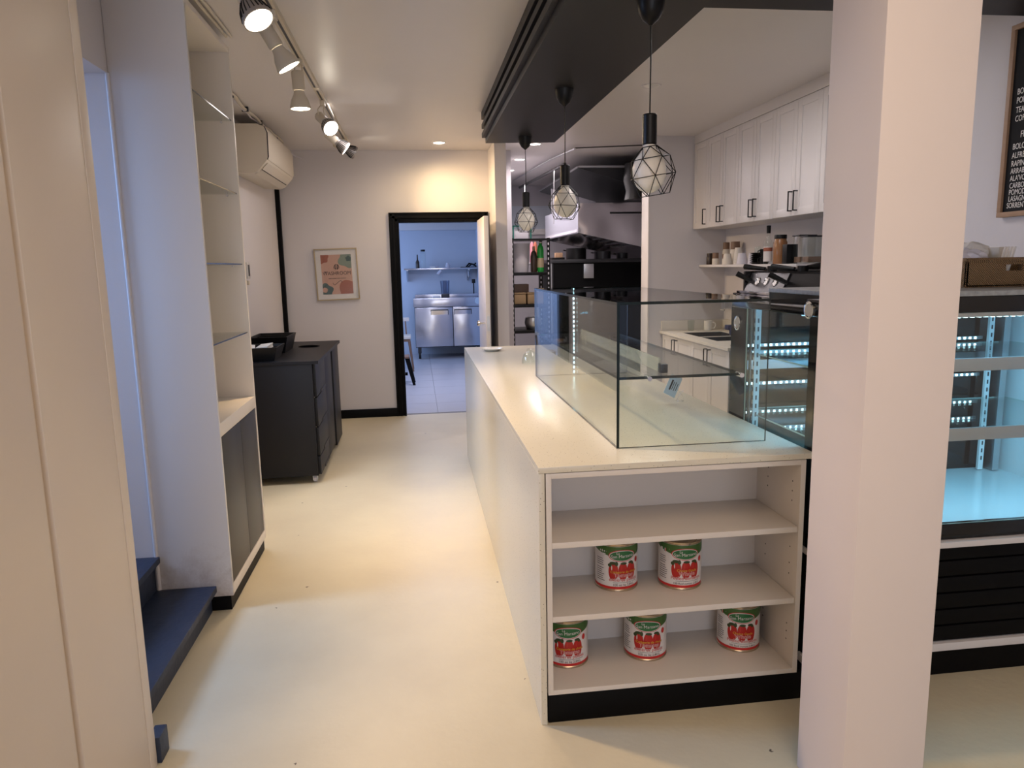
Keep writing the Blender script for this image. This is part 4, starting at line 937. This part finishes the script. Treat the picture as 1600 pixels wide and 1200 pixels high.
for a, b in ((sy0, 6.18), (6.21, sy1)):
    mb.box(sx0, sx1, a, b, .70, .71); mb.box(sx0, sx0 + .004, a, b, .71, .905); mb.box(sx1 - .004, sx1, a, b, .71, .905); mb.box(sx0, sx1, a, a + .004, .71, .905); mb.box(sx0, sx1, b - .004, b, .71, .905)
mb.build('sink_basin', M['dgrey'], sc)
# tiled wall shelves
ws = tag(B(2.735, 2.998, 5.05, 6.898, 1.515, 1.537, b=.001).build('wall_shelf', M['shaker']), 'white wall shelf under the cabinets holding jars, cups and bottles', 'shelf')
w2 = tag(B(2.70, 2.998, 5.27, 6.898, 1.232, 1.252, b=.001).build('wall_shelf', M['cup']), 'lower pale shelf between the espresso machine and the wing wall', 'shelf')
ut = thing('measuring_spoons', 'steel measuring spoons hanging below the lower pale shelf', 'spoons', (2.72, 6.25, 1.15))
for k in range(3):
    mb = MB(); y = 6.28 - k * .028; mb.tube([(2.715, y, 1.231), (2.713, y, 1.19), (2.71, y, 1.15)], .0025, 6); mb.lathe([(0, -.012), (.011, -.008), (.014, 0), (.011, 0), (0, -.006)], (2.71, y, 1.142), 12, cap=False); mb.build('spoon', M['chrome'], ut)
# espresso machine on its raised stand
es = thing('espresso_stand', 'dark cabinet with pale top carrying the espresso machine', 'cabinet', (2.68, 4.66, 0))
B(2.36, 2.995, 4.02, 5.262, 0, 1.288, b=.003).build('carcass', M['char'], es)
B(2.34, 2.998, 4.0, 5.265, 1.289, 1.305, b=.002).build('top', M['shaker'], es)
em = thing('espresso_machine', 'black and chrome espresso machine under the wall shelf', 'coffee machine', (2.68, 4.6, 1.306))
MB().prism([(2.40, 1.345), (2.46, 1.475), (2.50, 1.485), (2.97, 1.485), (2.97, 1.33), (2.40, 1.33)], 'y', 4.06, 5.16).build('body', M['black'], em)
MB().prism([(2.398, 1.347), (2.392, 1.352), (2.452, 1.479), (2.460, 1.476)], 'y', 4.60, 5.15).build('slanted_panel', M['dgrey'], em)
mb = MB(); mb.box(2.345, 2.42, 4.45, 5.18, 1.330, 1.352, b=.006); mb.box(2.35, 2.41, 4.45, 5.18, 1.314, 1.328, b=.004); mb.build('chrome_bar', M['chrome'], em)
B(2.36, 2.97, 4.03, 4.06, 1.315, 1.50, b=.006).build('side_panel', M['blackgloss'], em); B(2.40, 2.97, 5.16, 5.19, 1.315, 1.49, b=.006).build('side_panel', M['blackgloss'], em)
B(2.62, 2.96, 4.18, 5.1, 1.486, 1.50, b=.003).build('cup_tray', M['blackm'], em)
for k in range(5): MB().tube([(2.62, 4.10 + .02 * k, 1.49), (2.64, 4.3 + .05 * k, 1.530 + .004 * k), (2.66, 4.55 + .05 * k, 1.52), (2.70, 4.8, 1.495)], .010, 8).build('hose', M['blackm'], em)
n_ = Vector((-0.9, 0, 0.42)).normalized(); qn = Vector((0, 0, 1)).rotation_difference(n_).to_matrix()
for y in (4.74, 4.87, 5.00):
    c_ = Vector((2.425, y, 1.415)); mb = MB(); mb.lathe([(0.030, 0), (0.032, 0.008), (0.028, 0.010), (0.026, 0.004), (0.0, 0.004)], c_, 24, qn, cap=False, m=M['chrome']); mb.lathe([(0.0, 0.0045), (0.024, 0.0045)], c_, 20, qn, cap=False, m=M['lwhite'])
    mb.box(c_.x - .001, c_.x + .001, y - .001, y + .001, c_.z - .002, c_.z + .018, m=M['ink']); mb.build('gauge', None, em)
for y, a in ((5.10, .5), (4.60, .5)):
    mb = MB(); mb.cyl((2.44, y, 1.41), (2.33, y + .05, 1.475), .014, .020, 14); mb.build('steam_lever', M['blackm'], em)
for k in range(2):
    mb = MB(); y = 5.05 - k * .42; mb.cyl((2.50, y, 1.505), (2.42, y + .16, 1.522), .013, .020, 12); mb.lathe([(0.0, -.02), (.034, -.02), (.036, .018), (.031, .018), (.03, -.012), (0, -.012)], (2.53, y - .05, 1.508), 20, cap=False); mb.cyl((2.50, y, 1.50), (2.53, y - .02, 1.50), .008, seg=8)
    tag(mb.build('portafilter', M['blackm']), ('black handled portafilter at the left on top of the espresso machine', 'black handled portafilter at the middle on top of the espresso machine')[k], 'portafilter')
MB().tube([(2.38, 5.19, 1.33), (2.36, 5.26, 1.325), (2.42, 5.30, 1.30), (2.40, 5.34, 1.262)], .006, 8).build('power_hose', M['dgrey'], em)
tp_ = thing('countertop_dispenser', 'blue headed chrome dispenser standing on the sink counter', 'dispenser', (2.42, 5.36, .91))
mb = MB(); mb.lathe([(0, .911), (.028, .911), (.028, .92), (.016, .925), (.016, .99)], (2.42, 5.37, 0), 20, cap=False); mb.build('post', M['chrome'], tp_)
mb = MB(); mb.lathe([(.018, .985), (.034, 1.01), (.036, 1.05), (.03, 1.075), (0, 1.08)], (2.42, 5.37, 0), 20, cap=False); mb.box(2.37, 2.46, 5.36, 5.43, 1.04, 1.078, b=.006); mb.build('head', M['blueplastic'], tp_)
MB().box(2.405, 2.435, 5.32, 5.345, .911, .985, b=.003).build('lever_block', M['blackm'], tp_)
mg = MB(); mg.lathe([(0, 0), (.036, 0), (.040, .01), (.040, .092), (.037, .092), (.036, .01), (0, .008)], (0, 0, 0), 26, cap=False); mg.tube([(0.03, -.025, .075), (.05, -.05, .07), (.055, -.055, .045), (.045, -.045, .02), (.028, -.024, .018)], .0045, 8)
mg = mg.build('coffee_mug', M['ceramic']); mg.location = (2.80, 6.80, .911); tag(mg, 'white mug on the sink counter corner by the backsplash', 'mug')
gl = MB().lathe([(0, 0), (.028, 0), (.034, .10), (.032, .10), (.026, .004), (0, .004)], (0, 0, 0), 20, cap=False).build('drinking_glass', M['glass']); gl.location = (2.62, 6.78, .911); tag(gl, 'small clear glass beside the white mug on the sink counter', 'glass')

# shelf items
def jar(name, label, y, r, h, body, lidm=None, x=2.84, frac=1.0, cat='jar', lid_h=.022, group=None):
    z = 1.5375; t = thing(name, label, cat, (x, y, z), group)
    mb = MB(); mb.lathe([(0, z), (r * .94, z), (r, z + .006), (r, z + h * .82), (r * .86, z + h * .90), (r * .84, z + h)], (x, y, 0), 24, cap=False); mb.lathe([(r * .84, z + h), (0, z + h)], (x, y, 0), 24, cap=False)
    mb.build('jar_body', body, t)
    if lidm is not None: MB().lathe([(0, z + h + lid_h), (r * .86, z + h + lid_h), (r * .9, z + h + lid_h - .004), (r * .9, z + h - .008), (r * .84, z + h - .008)], (x, y, 0), 24, cap=False).build('lid', lidm, t)
    return t
jar('black_tin', 'small dark round tin at the far end of the wall shelf', 6.80, .030, .085, M['darkjar'], M['darkjar'], x=2.80)
jar('spice_jar', 'low glass jar with brown lid second from the far shelf end', 6.66, .032, .065, M['cup'], M['walnut'], x=2.80, lid_h=.045)
jar('spice_jar', 'glass jar with brown lid stacked high behind the second shelf jar', 6.72, .034, .15, M['cup'], M['walnut'], x=2.93, lid_h=.055)
jar('spice_jar', 'wide brown lidded jar, tallest near the far shelf end', 6.50, .046, .145, M['cup'], M['walnut'], x=2.92, lid_h=.06)
jar('spice_jar', 'little brown lidded jar behind the first paper cup', 6.60, .030, .060, M['cup'], M['walnut'], x=2.87, lid_h=.035)
def cups(label, y, n, x=2.82, r=.040, mt='cup', h0=.095):
    z = 1.5375; t = thing('paper_cups', label, 'cups', (x, y, z), 'upturned cups on the wall shelf')
    for k in range(n):
        MB().lathe([(r, z + k * .018), (r + .002, z + k * .018 + .003), (r * .72, z + k * .018 + h0), (r * .60, z + k * .018 + h0), (r * .60, z + k * .018 + h0 - .006), (r * .93, z + k * .018)], (x, y, 0), 24, cap=False).build('cup', M[mt], t)
        MB().lathe([(r * .62, z + k * .018 + h0 - .004), (0, z + k * .018 + h0 - .004)], (x, y, 0), 24, cap=False).build('cup_base', M[mt], t)
cups('single upturned paper cup on the wall shelf', 6.44, 1, r=.044); cups('tall stack of upturned paper cups on the wall shelf', 6.26, 3, x=2.84, r=.038, h0=.11); cups('upturned clear plastic cups beside the black saucers', 6.09, 1, x=2.80, mt='cloudy', r=.046)
cups('second clear plastic cup touching the black saucer stack', 6.00, 1, x=2.85, mt='cloudy', r=.038)
z = 1.5375
ss = []
for k in range(6):
    mb = MB(); mb.lathe([(0, 0), (.035, 0), (.062, .013), (.064, .016), (.060, .016), (.034, .005), (0, .005)], (0, 0, 0), 28, cap=False)
    if k == 0: s0 = mb.build('saucer', M['blackm']); o = s0
    else: mb.bm.free(); o = s0.copy(); C.objects.link(o)
    o.location = (2.83, 5.86, z + k * .0155)
    tag(o, ('black saucer at the bottom of the stack on the wall shelf', 'second black saucer from the bottom of the stack', 'third black saucer from the bottom of the stack', 'fourth black saucer from the bottom of the stack', 'fifth black saucer from the bottom of the stack', 'topmost black saucer of the stack on the wall shelf')[k], 'saucer', 'black saucers stacked on the wall shelf')
gg = MB().lathe([(.026, 0), (.030, .03), (.022, .05), (0, .052), (0, .048), (.02, .046), (.027, .03), (.024, 0)], (0, 0, 0), 20, cap=False).build('shot_glass', M['glass']); gg.location = (2.83, 5.86, z + .0945); tag(gg, 'clear glass upturned on the black saucer stack', 'glass')
for k in range(2):
    mb = MB(); mb.lathe([(0, 0), (.028, 0), (.038, .03), (.040, .06), (.037, .06), (.034, .03), (0, .006)], (0, 0, 0), 22, cap=False); mb.tube([(-.036, 0, .05), (-.058, 0, .045), (-.058, 0, .02), (-.034, 0, .014)], .004, 8)
    o = mb.build('espresso_cup', M['blackm']); o.location = (2.83, 5.735, z + k * .061); tag(o, ('lower black espresso cup beside the saucer stack', 'upper black espresso cup stacked beside the saucers')[k], 'cup')
bt = thing('spirit_bottle', 'clear bottle with printed label and tall black pourer', 'bottle', (2.79, 5.60, z))
MB().lathe([(0, z), (.032, z), (.034, z + .006), (.034, z + .15), (.026, z + .185), (.013, z + .205), (.013, z + .24), (0, z + .24)], (2.79, 5.60, 0), 24, cap=False).build('bottle_body', M['glass'], bt)
MB().lathe([(.0345, z + .02), (.0345, z + .135)], (2.79, 5.60, 0), 24, cap=False).build('label', M['lwhite'], bt)
MB().lathe([(.0350, z + .10), (.0350, z + .128)], (2.79, 5.60, 0), 24, cap=False).build('label_band', M['rust'], bt)
MB().lathe([(0, z + .24), (.015, z + .24), (.017, z + .30), (0, z + .302)], (2.79, 5.60, 0), 18, cap=False).build('pourer', M['blackm'], bt)
jar('syrup_jar', 'big amber syrup jar with black lid beside the spirit bottle', 5.46, .052, .20, M['brownjar'], M['blackm'], x=2.82)
tag(B(2.78, 2.87, 5.28, 5.35, z, z + .145, b=.003).build('black_canister', M['blackm']), 'plain black box canister right of the amber syrup jar', 'canister')
for k, (y, h, lab) in enumerate(((5.22, .20, 'clear plastic tub with clear lid behind the black canister'), (5.10, .19, 'clear plastic tub at the near end of the wall shelf'))):
    t = thing('storage_tub', lab, 'container', (2.88, y, z)); mb = MB(); mb.box(2.82, 2.95, y - .05, y + .05, z, z + h, b=.006); mb.build('tub', M['glass'], t); B(2.815, 2.955, y - .054, y + .054, z + h, z + h + .01, b=.003).build('lid', M['dgrey'], t)
    B(2.83, 2.94, y - .042, y + .042, z + .008, z + .05, b=.004).build('contents', M['walnut'], t)

# ---------------------------------------------------------------- kitchen beyond
rk = thing('storage_rack', 'black slotted steel rack just beyond the partition', 'shelf', (1.2, 8.05, 0))
ry0, ry1, rx0, rx1 = 7.80, 8.28, 1.005, 1.43
for x in (rx0, rx1):
    for y in (ry0, ry1):
        mb = MB(); dx = 1 if x == rx0 else -1
        mb.box(min(x, x + dx * .034), max(x, x + dx * .034), y, y + .003, 0, 1.85, m=M['blackm']); mb.box(min(x, x + dx * .003), max(x, x + dx * .003), y, y + .034, 0, 1.85, m=M['blackm'])
        for k in range(34): mb.box(x + dx * .012, x + dx * .024, y - .0012, y, .06 + k * .052, .084 + k * .052, m=M['cloudy'])
        mb.build('post', None, rk)
for zz in (1.845, 1.49, 1.15, .87, .45):
    B(rx0 + .004, rx1 - .004, ry0 + .004, ry1 + .03, zz - .012 - (.02 if zz < 1.8 else 0), zz, b=.001).build('shelf', M['blackm'], rk)
def on(name, label, cat, mb, m): return tag(mb.build(name, m), label, cat)
milky = mat('milky_plastic', (.75, .73, .80), 0.3); milky.node_tree.nodes['Principled BSDF'].inputs['Alpha'].default_value = 0.5
bu = thing('storage_bucket', 'cloudy plastic bucket with pink scoop on the rack shelf', 'bucket', (1.13, 8.0, 1.49))
MB().lathe([(0, 1.491), (.082, 1.491), (.092, 1.62), (0, 1.621)], (1.135, 7.98, 0), 26, cap=False).build('flour', M['cup'], bu)
MB().lathe([(.0825, 1.491), (.102, 1.80), (.104, 1.80), (.0845, 1.491)], (1.135, 7.98, 0), 28, cap=False).build('tub', milky, bu)
MB().lathe([(0, 1.622), (.05, 1.63), (.055, 1.65), (.03, 1.668), (0, 1.67)], (1.145, 7.97, 0), 18, cap=False).build('scoop', M['pink'], bu)
b1 = thing('oil_bottle', 'dark brown bottle with gold cap on the rack shelf', 'bottle', (1.27, 7.93, 1.49))
MB().lathe([(0, 1.491), (.034, 1.491), (.036, 1.50), (.036, 1.66), (.028, 1.70), (.014, 1.72), (0, 1.72)], (1.275, 7.93, 0), 22, cap=False).build('bottle_body', M['darkjar'], b1)
MB().lathe([(.0145, 1.715), (.0145, 1.765), (0, 1.766)], (1.275, 7.93, 0), 16, cap=False).build('cap', M['wood'], b1)
b2 = thing('soda_bottle', 'bright green plastic bottle with yellow label on the rack shelf', 'bottle', (1.35, 7.93, 1.49))
MB().lathe([(0, 1.491), (.034, 1.491), (.037, 1.51), (.036, 1.72), (.030, 1.76), (.014, 1.785), (.013, 1.80), (0, 1.80)], (1.348, 7.93, 0), 22, cap=False).build('bottle_body', M['bottlegreen'], b2)
MB().lathe([(.0375, 1.54), (.0375, 1.64)], (1.348, 7.93, 0), 22, cap=False).build('label', M['frame'], b2); MB().lathe([(.016, 1.798), (.016, 1.812), (0, 1.813)], (1.348, 7.93, 0), 16, cap=False).build('cap', M['cup'], b2)
on('carton_box', 'brown carton standing on the rack behind the glass case', 'box', B(1.03, 1.23, 8.02, 8.2, 1.151, 1.36, b=.003), M['walnut'])
for k, (x0, x1, lab) in enumerate(((1.04, 1.17, 'left beige tub on the second rack shelf'), (1.185, 1.36, 'right beige tub on the second rack shelf'))):
    t = thing('beige_tub', lab, 'tub', ((x0 + x1) / 2, 7.92, 1.15), 'beige tubs on the rack'); B(x0, x1, 7.83, 7.99, 1.151, 1.262, b=.012).build('tub', M['cardboard'], t); B(x0 - .003, x1 + .003, 7.826, 7.994, 1.262, 1.275, b=.003).build('lid', M['cardboard'], t)
on('plastic_wrap', 'crumpled clear wrap on the third rack shelf', 'wrap', MB().lathe([(0, 0.871), (.06, .871), (.09, .94), (.07, 1.0), (.085, 1.0), (.095, .94), (.07, .87)], (1.26, 7.95, 0), 20, cap=False), M['alu'])
on('stock_pot', 'dark pot on the lowest visible rack shelf', 'pot', MB().lathe([(0, .451), (.11, .451), (.115, .62), (.10, .64), (.02, .66), (.02, .68), (0, .68)], (1.2, 8.05, 0), 24, cap=False), M['dgrey'])
gf = thing('green_crate', 'teal green open frame standing on top of the rack', 'crate', (1.15, 8.0, 1.846)); mb = MB(); mb.box(1.045, 1.06, 7.9, 7.915, 1.846, 1.985); mb.box(1.045, 1.25, 7.9, 7.915, 1.972, 1.987); mb.box(1.235, 1.25, 7.9, 7.915, 1.846, 1.985); mb.build('frame', mat('teal_plastic', (.01, .14, .11), .4), gf)
on('paper_pack', 'pale paper pack inside the teal frame on top of the rack', 'pack', B(1.075, 1.22, 7.93, 8.05, 1.846, 1.95, b=.003), M['cloudy'])
# hood
hd = thing('kitchen_hood', 'big stainless steel kitchen extraction hood with tilted underside', 'hood', (2.5, 9, 1.7))
hy0, hy1 = 8.0, 10.1
HP = [(1.785, 1.905), (1.785, 2.222), (3.14, 2.23), (3.14, 1.60)]
mb = MB(); mb.prism(HP, 'y', hy0, hy0 + 0.02); mb.build('end_panel', M['hood'], hd)
mb = MB(); mb.prism(HP, 'y', hy1 - .02, hy1); mb.build('end_panel', M['hood'], hd)
B(1.785, 1.80, hy0 + .021, hy1 - .021, 1.905, 2.222).build('front_panel', mat('hood_front_steel', (.55, .56, .66), .3, .4), hd)
B(1.80, 3.14, hy0 + .021, hy1 - .021, 2.20, 2.222).build('top_panel', M['dgrey'], hd)
B(1.779, 1.785, hy0 + .05, hy1 - .1, 1.915, 1.945).build('name_strip', M['cloudy'], hd)
for k in range(9):
    y = hy0 + .05 + k * .22
    mb = MB()
    for j in range(5): mb.box(2.34 + j * .085, 2.37 + j * .085, y, y + .20, 1.93 - j * .035, 1.95 - j * .035, rot=Matrix.Rotation(.4, 3, 'Y'))
    mb.build('grease_filter', M['alu'], hd)
B(2.14, 2.62, hy0 - .008, hy0 - .001, 2.105, 2.125, b=.002).build('black_bar', M['blackm'], hd)
du = thing('exhaust_duct', 'dark sheet metal exhaust duct above the kitchen hood', 'duct', (2.5, 9, 2.4))
mb = MB(); mb.prism([(1.80, 2.60), (3.14, 2.60), (3.14, 2.36), (2.62, 2.36)], 'y', 8.05, 10.6); mb.build('duct_body', M['dgrey'], du)
mb = MB(); mb.box(1.79, 3.14, 8.02, 8.05, 2.60, 2.62); mb.box(1.79, 1.82, 8.02, 10.6, 2.60, 2.62); mb.build('flange', M['alu'], du)
mb = MB(); mb.lathe([(.16, 2.24), (.14, 2.33), (.17, 2.45), (.15, 2.62)], (2.42, 7.85, 0), 24); mb.build('flexible_duct', M['blackm'], du)
for k in range(4): B(1.86 + k * .32, 2.16 + k * .32, 10.0, 10.02, 2.235, 2.62 - .0 * k, b=.001).build('wall_panel', M['kwall'], du)
tr = thing('pipe_run', 'thin steel conduit hanging below the kitchen ceiling', 'pipe', (1.5, 9.2, 2.7))
mb = MB(); mb.tube([(1.30, 11.0, 2.70), (1.38, 9.8, 2.70), (1.50, 8.2, 2.70), (1.62, 7.4, 2.70)], .009, 8); mb.build('conduit', M['alu'], tr)
mb = MB(); mb.tube([(1.46, 10.2, 2.62), (1.62, 7.9, 2.62)], .018, 8); mb.build('rail', M['dgrey'], tr); mb = MB(); mb.tube([(1.62, 7.42, 2.71), (2.3, 7.3, 2.72)], .006, 8); mb.build('conduit', M['dgrey'], tr)
for (x, y) in ((1.47, 9.8), (1.58, 8.3)): MB().tube([(x, y, 2.62), (x - .01, y, 2.02)], .006, 8).build('hanger', M['alu'], tr)
# oven / equipment under the hood
ov = thing('pizza_oven', 'tall matt black kitchen unit with a grey top under the hood', 'oven', (2.4, 9.0, 0))
B(1.62, 3.1, 8.62, 9.7, 0, 1.58, b=.004).build('body', M['black'], ov); B(1.60, 3.12, 8.60, 9.72, 1.582, 1.625, b=.003).build('top', M['dgrey'], ov); B(1.585, 1.60, 8.6, 8.62, 0, 1.58).build('corner_trim', M['alu'], ov)
B(1.98, 2.10, 8.585, 8.619, 1.40, 1.57, b=.003).build('control_box', M['alu'], ov)
def potat(label, x, y, z, r, h, m, cat='pot'):
    t = thing('cooking_pot', label, cat, (x, y, z), 'pots on the kitchen unit'); MB().lathe([(0, z + .001), (r, z + .001), (r, z + h), (r * .96, z + h), (r * .95, z + .01), (0, z + .01)], (x, y, 0), 26, cap=False).build('pot', m, t)
    mb = MB(); mb.tube([(x - r, y, z + h * .8), (x - r - .03, y, z + h * .85), (x - r - .03, y + .05, z + h * .85), (x - r, y + .05, z + h * .8)], .005, 6); mb.build('handle', M['blackm'], t)
potat('black round pot on the tall kitchen unit', 1.93, 8.78, 1.626, .12, .13, M['blackm']); potat('steel pot farther along the tall kitchen unit', 2.26, 8.80, 1.626, .10, .09, M['dgrey']); potat('small steel pot at the right on the tall kitchen unit', 2.52, 8.85, 1.626, .07, .07, M['dgrey'])
on('tray', 'black shallow tray at the left end of the tall kitchen unit', 'tray', B(1.61, 1.76, 8.63, 8.83, 1.626, 1.65, b=.002), M['blackm'])
on('wooden_block', 'brown wooden block on the tall kitchen unit', 'block', B(1.70, 1.79, 8.9, 8.98, 1.626, 1.71, b=.004), M['wood'])
for k, (x, c_) in enumerate(((1.52, 'pink'), (1.565, 'rust'))):
    o = MB().lathe([(0, 0), (.026, 0), (.026, .22), (.014, .26), (0, .27)], (0, 0, 0), 16, cap=False).build('spray_bottle', M[c_]); o.location = (x, 9.6, 1.60); tag(o, ('pink bottle on the wall shelf behind the rack', 'dark red bottle on the wall shelf behind the rack')[k], 'bottle')
tag(B(1.26, 1.60, 9.5, 9.8, 1.575, 1.598, b=.002).build('wall_ledge', M['alu']), 'steel ledge along the kitchen wall behind the rack', 'shelf')
# prep fridge etc in the pantry
pf_ = thing('prep_fridge', 'stainless two door prep refrigerator on casters in the back room', 'refrigerator', (.6, 12.95, 0))
fx0, fx1, fy0, fy1 = -.045, 1.09, 12.6, 13.3
B(fx0, fx1, fy0 + .03, fy1, .20, .90, b=.004).build('body', M['dgrey'], pf_)
B(fx0 - .015, fx1, fy0 - .02, fy1, .895, 1.045, b=.008).build('work_surface', M['steel'], pf_)
B(fx0 + .02, fx1, fy0 + .2, fy1, 1.046, 1.10, b=.004).build('lid', M['steel'], pf_)
for a, b in ((fx0 + .005, .600), (.612, fx1)):
    d = B(a, b, fy0, fy0 + .03, .215, .885, b=.006).build('door', M['steel'], pf_)
    c_ = (a + b) / 2 + (.10 if a < 0 else -.07)
    mb = MB(); mb.box(c_ - .15, c_ + .15, fy0 - .012, fy0, .835, .85, m=M['blackm']); mb.box(c_ - .15, c_ - .142, fy0 - .012, fy0, .76, .85, m=M['blackm']); mb.box(c_ + .142, c_ + .15, fy0 - .012, fy0, .76, .85, m=M['blackm']); mb.box(c_ - .14, c_ + .14, fy0 - .006, fy0 + .001, .762, .832, m=M['chrome']); mb.build('handle', None, d)
for x in (.02, 1.04):
    mb = MB(); mb.cyl((x - .02, 12.70, .062), (x + .02, 12.70, .062), .062, seg=20, m=M['blackm']); mb.box(x - .03, x + .03, 12.66, 12.74, .10, .20, m=M['dgrey']); mb.build('caster', None, pf_)
on('food_pan', 'small grey pan on the front of the steel prep fridge', 'pan', B(.42, .56, 12.605, 12.70, 1.048, 1.115, b=.006), M['dgrey'])
on('cloth', 'crumpled white cloth beside the grey pan on the prep fridge', 'cloth', B(.27, .40, 12.60, 12.70, 1.047, 1.075, b=.012), M['paper'])
jg = MB().lathe([(0, 0), (.07, 0), (.085, .23), (.08, .23), (.068, .008), (0, .008)], (0, 0, 0), 22, cap=False).build('measuring_jug', glass_mat('frosted_plastic', (.72, .74, .80), 1.45, .25)); jg.location = (.50, 12.95, 1.101); tag(jg, 'clear upturned plastic jug on the prep fridge', 'jug')
lad = MB(); lad.tube([(1.0, 12.9, 1.10), (1.0, 12.9, 1.32)], .01, 8); lad.box(.97, 1.03, 12.88, 12.92, 1.28, 1.35, b=.004); on('pump_bottle', 'black pump handle behind the prep fridge lid', 'pump', lad, M['blackm'])
tag(MB().lathe([(0, 0), (.055, .004), (.055, .012), (0, .014)], (1.04, 12.575, .985), 20, Matrix.Rotation(PI / 2, 3, 'X'), cap=False).build('round_sticker', M['paleblue']), 'pale blue round lid at the right edge of the prep fridge', 'lid')
sh2 = thing('steel_wall_shelf', 'stainless steel wall shelf above the prep fridge', 'shelf', (.45, 13.25, 1.53))
mb = MB(); mb.box(-.20, 1.098, 13.08, 13.39, 1.525, 1.55, b=.003); mb.build('shelf_board', M['steel'], sh2)
for x in (-.16, .92): mb = MB(); mb.prism([(13.39, 1.525), (13.10, 1.525), (13.10, 1.51), (13.37, 1.32), (13.39, 1.32)], 'x', x, x + .03); mb.build('bracket', M['alu'], sh2)
tb = lambda p, x, y=13.2: MB().lathe(p, (x, y, 0), 20, cap=False)
on('sauce_bottle', 'dark sauce bottle with thin neck at the left of the steel shelf', 'bottle', tb([(0, 1.551), (.032, 1.551), (.034, 1.66), (.012, 1.70), (.010, 1.79), (0, 1.792)], .04), M['darkjar'])
on('tall_jar', 'tall clear jar with black lid on the steel shelf', 'jar', tb([(0, 1.551), (.045, 1.551), (.045, 1.82), (.035, 1.84), (.035, 1.87), (0, 1.872)], .14), M['glass'])
on('jar_cap', 'black lid on the tall clear jar of the steel shelf', 'lid', tb([(.040, 1.845), (.040, 1.875), (0, 1.877)], .14), M['blackm'])
on('white_carton', 'small white carton lying on the steel shelf', 'carton', B(.25, .34, 13.12, 13.2, 1.551, 1.582), M['paper']); on('salt_cellar', 'small glass cellar near the middle of the steel shelf', 'jar', tb([(0, 1.551), (.03, 1.551), (.03, 1.59), (0, 1.60)], .38), M['cloudy'])
on('spice_tin', 'squat olive jar in the middle of the steel shelf', 'jar', tb([(0, 1.551), (.042, 1.551), (.042, 1.60), (.03, 1.61), (.03, 1.64), (0, 1.642)], .57), M['cloudy'])
sc_ = MB(); sc_.box(.80, 1.09, 13.12, 13.3, 1.551, 1.562, b=.003); sc_.tube([(.90, 13.2, 1.56), (.95, 13.2, 1.62), (1.05, 13.2, 1.60), (1.07, 13.2, 1.63)], .015, 8); sc_.tube([(.93, 13.18, 1.56), (1.0, 13.18, 1.61), (1.08, 13.18, 1.57)], .012, 8)
on('wire_utensils', 'black tangle of utensils on a tray at the right of the steel shelf', 'utensils', sc_, M['blackm'])
rl = MB(); rl.lathe([(.03, 0), (.03, .09)], (.39, 13.12, 1.44), 16, Matrix.Rotation(.7, 3, 'Y')); on('hanging_tape', 'white and dark roll hanging below the steel shelf', 'roll', rl, M['cloudy'])
hk = MB(); hk.tube([(.93, 13.15, 1.52), (.93, 13.15, 1.40)], .012, 8); hk.lathe([(0, -.03), (.03, 0), (0, .03)], (.94, 13.15, 1.37), 12, cap=False); on('hanging_ladle', 'steel ladle hanging from the right bracket of the steel shelf', 'ladle', hk, M['chrome'])
ch = thing('wooden_chair', 'wooden chair with pale seat half hidden behind the left door casing', 'chair', (-.30, 11.3, 0))
B(-.48, -.11, 11.1, 11.5, .50, .545, b=.012).build('seat', M['cup'], ch); B(-.46, -.13, 11.12, 11.48, .46, .50, b=.004).build('seat_frame', M['walnut'], ch)
for (x, y, dx) in ((-.14, 11.14, .05), (-.14, 11.46, .05), (-.45, 11.14, -.05), (-.45, 11.46, -.05)): MB().cyl((x, y, .47), (x + dx, y, .001), .018, .012, 10).build('leg', M['walnut'], ch)
for x in (-.18, -.42): MB().cyl((x, 11.46, .53), (x - .01, 11.53, .78), .012, .010, 10).build('back_post', M['walnut'], ch)
B(-.48, -.13, 11.51, 11.54, .74, .80, b=.008).build('backrest', M['paper'], ch)
sl = thing('step_stool', 'small black stool with splayed legs in the back room doorway', 'stool', (-.32, 9.95, 0))
B(-.50, -.13, 9.80, 10.08, .365, .39, b=.006).build('seat', M['walnut'], sl)
for (x, y, dx, dy) in ((-.16, 9.83, .085, -.03), (-.16, 10.05, .085, .03), (-.47, 9.83, -.085, -.03), (-.47, 10.05, -.085, .03)):
    mb = MB(); q0 = Vector((x, y, .365)); q1 = Vector((x + dx, y + dy, .001)); w_ = .022
    mb.prism([(0, 0), (1, 0), (1, 1), (0, 1)], 'z', 0, 1)
    for v in mb.bm.verts:
        a, b, c = v.co; base = q1.lerp(q0, c); ww = w_ * (.8 + .5 * c); v.co = Vector((base.x + (a - .5) * ww * 2, base.y + (b - .5) * ww, base.z))
    mb.build('leg', M['black'], sl)
B(-.47, -.16, 9.93, 9.95, .12, .16).build('stretcher', M['black'], sl)
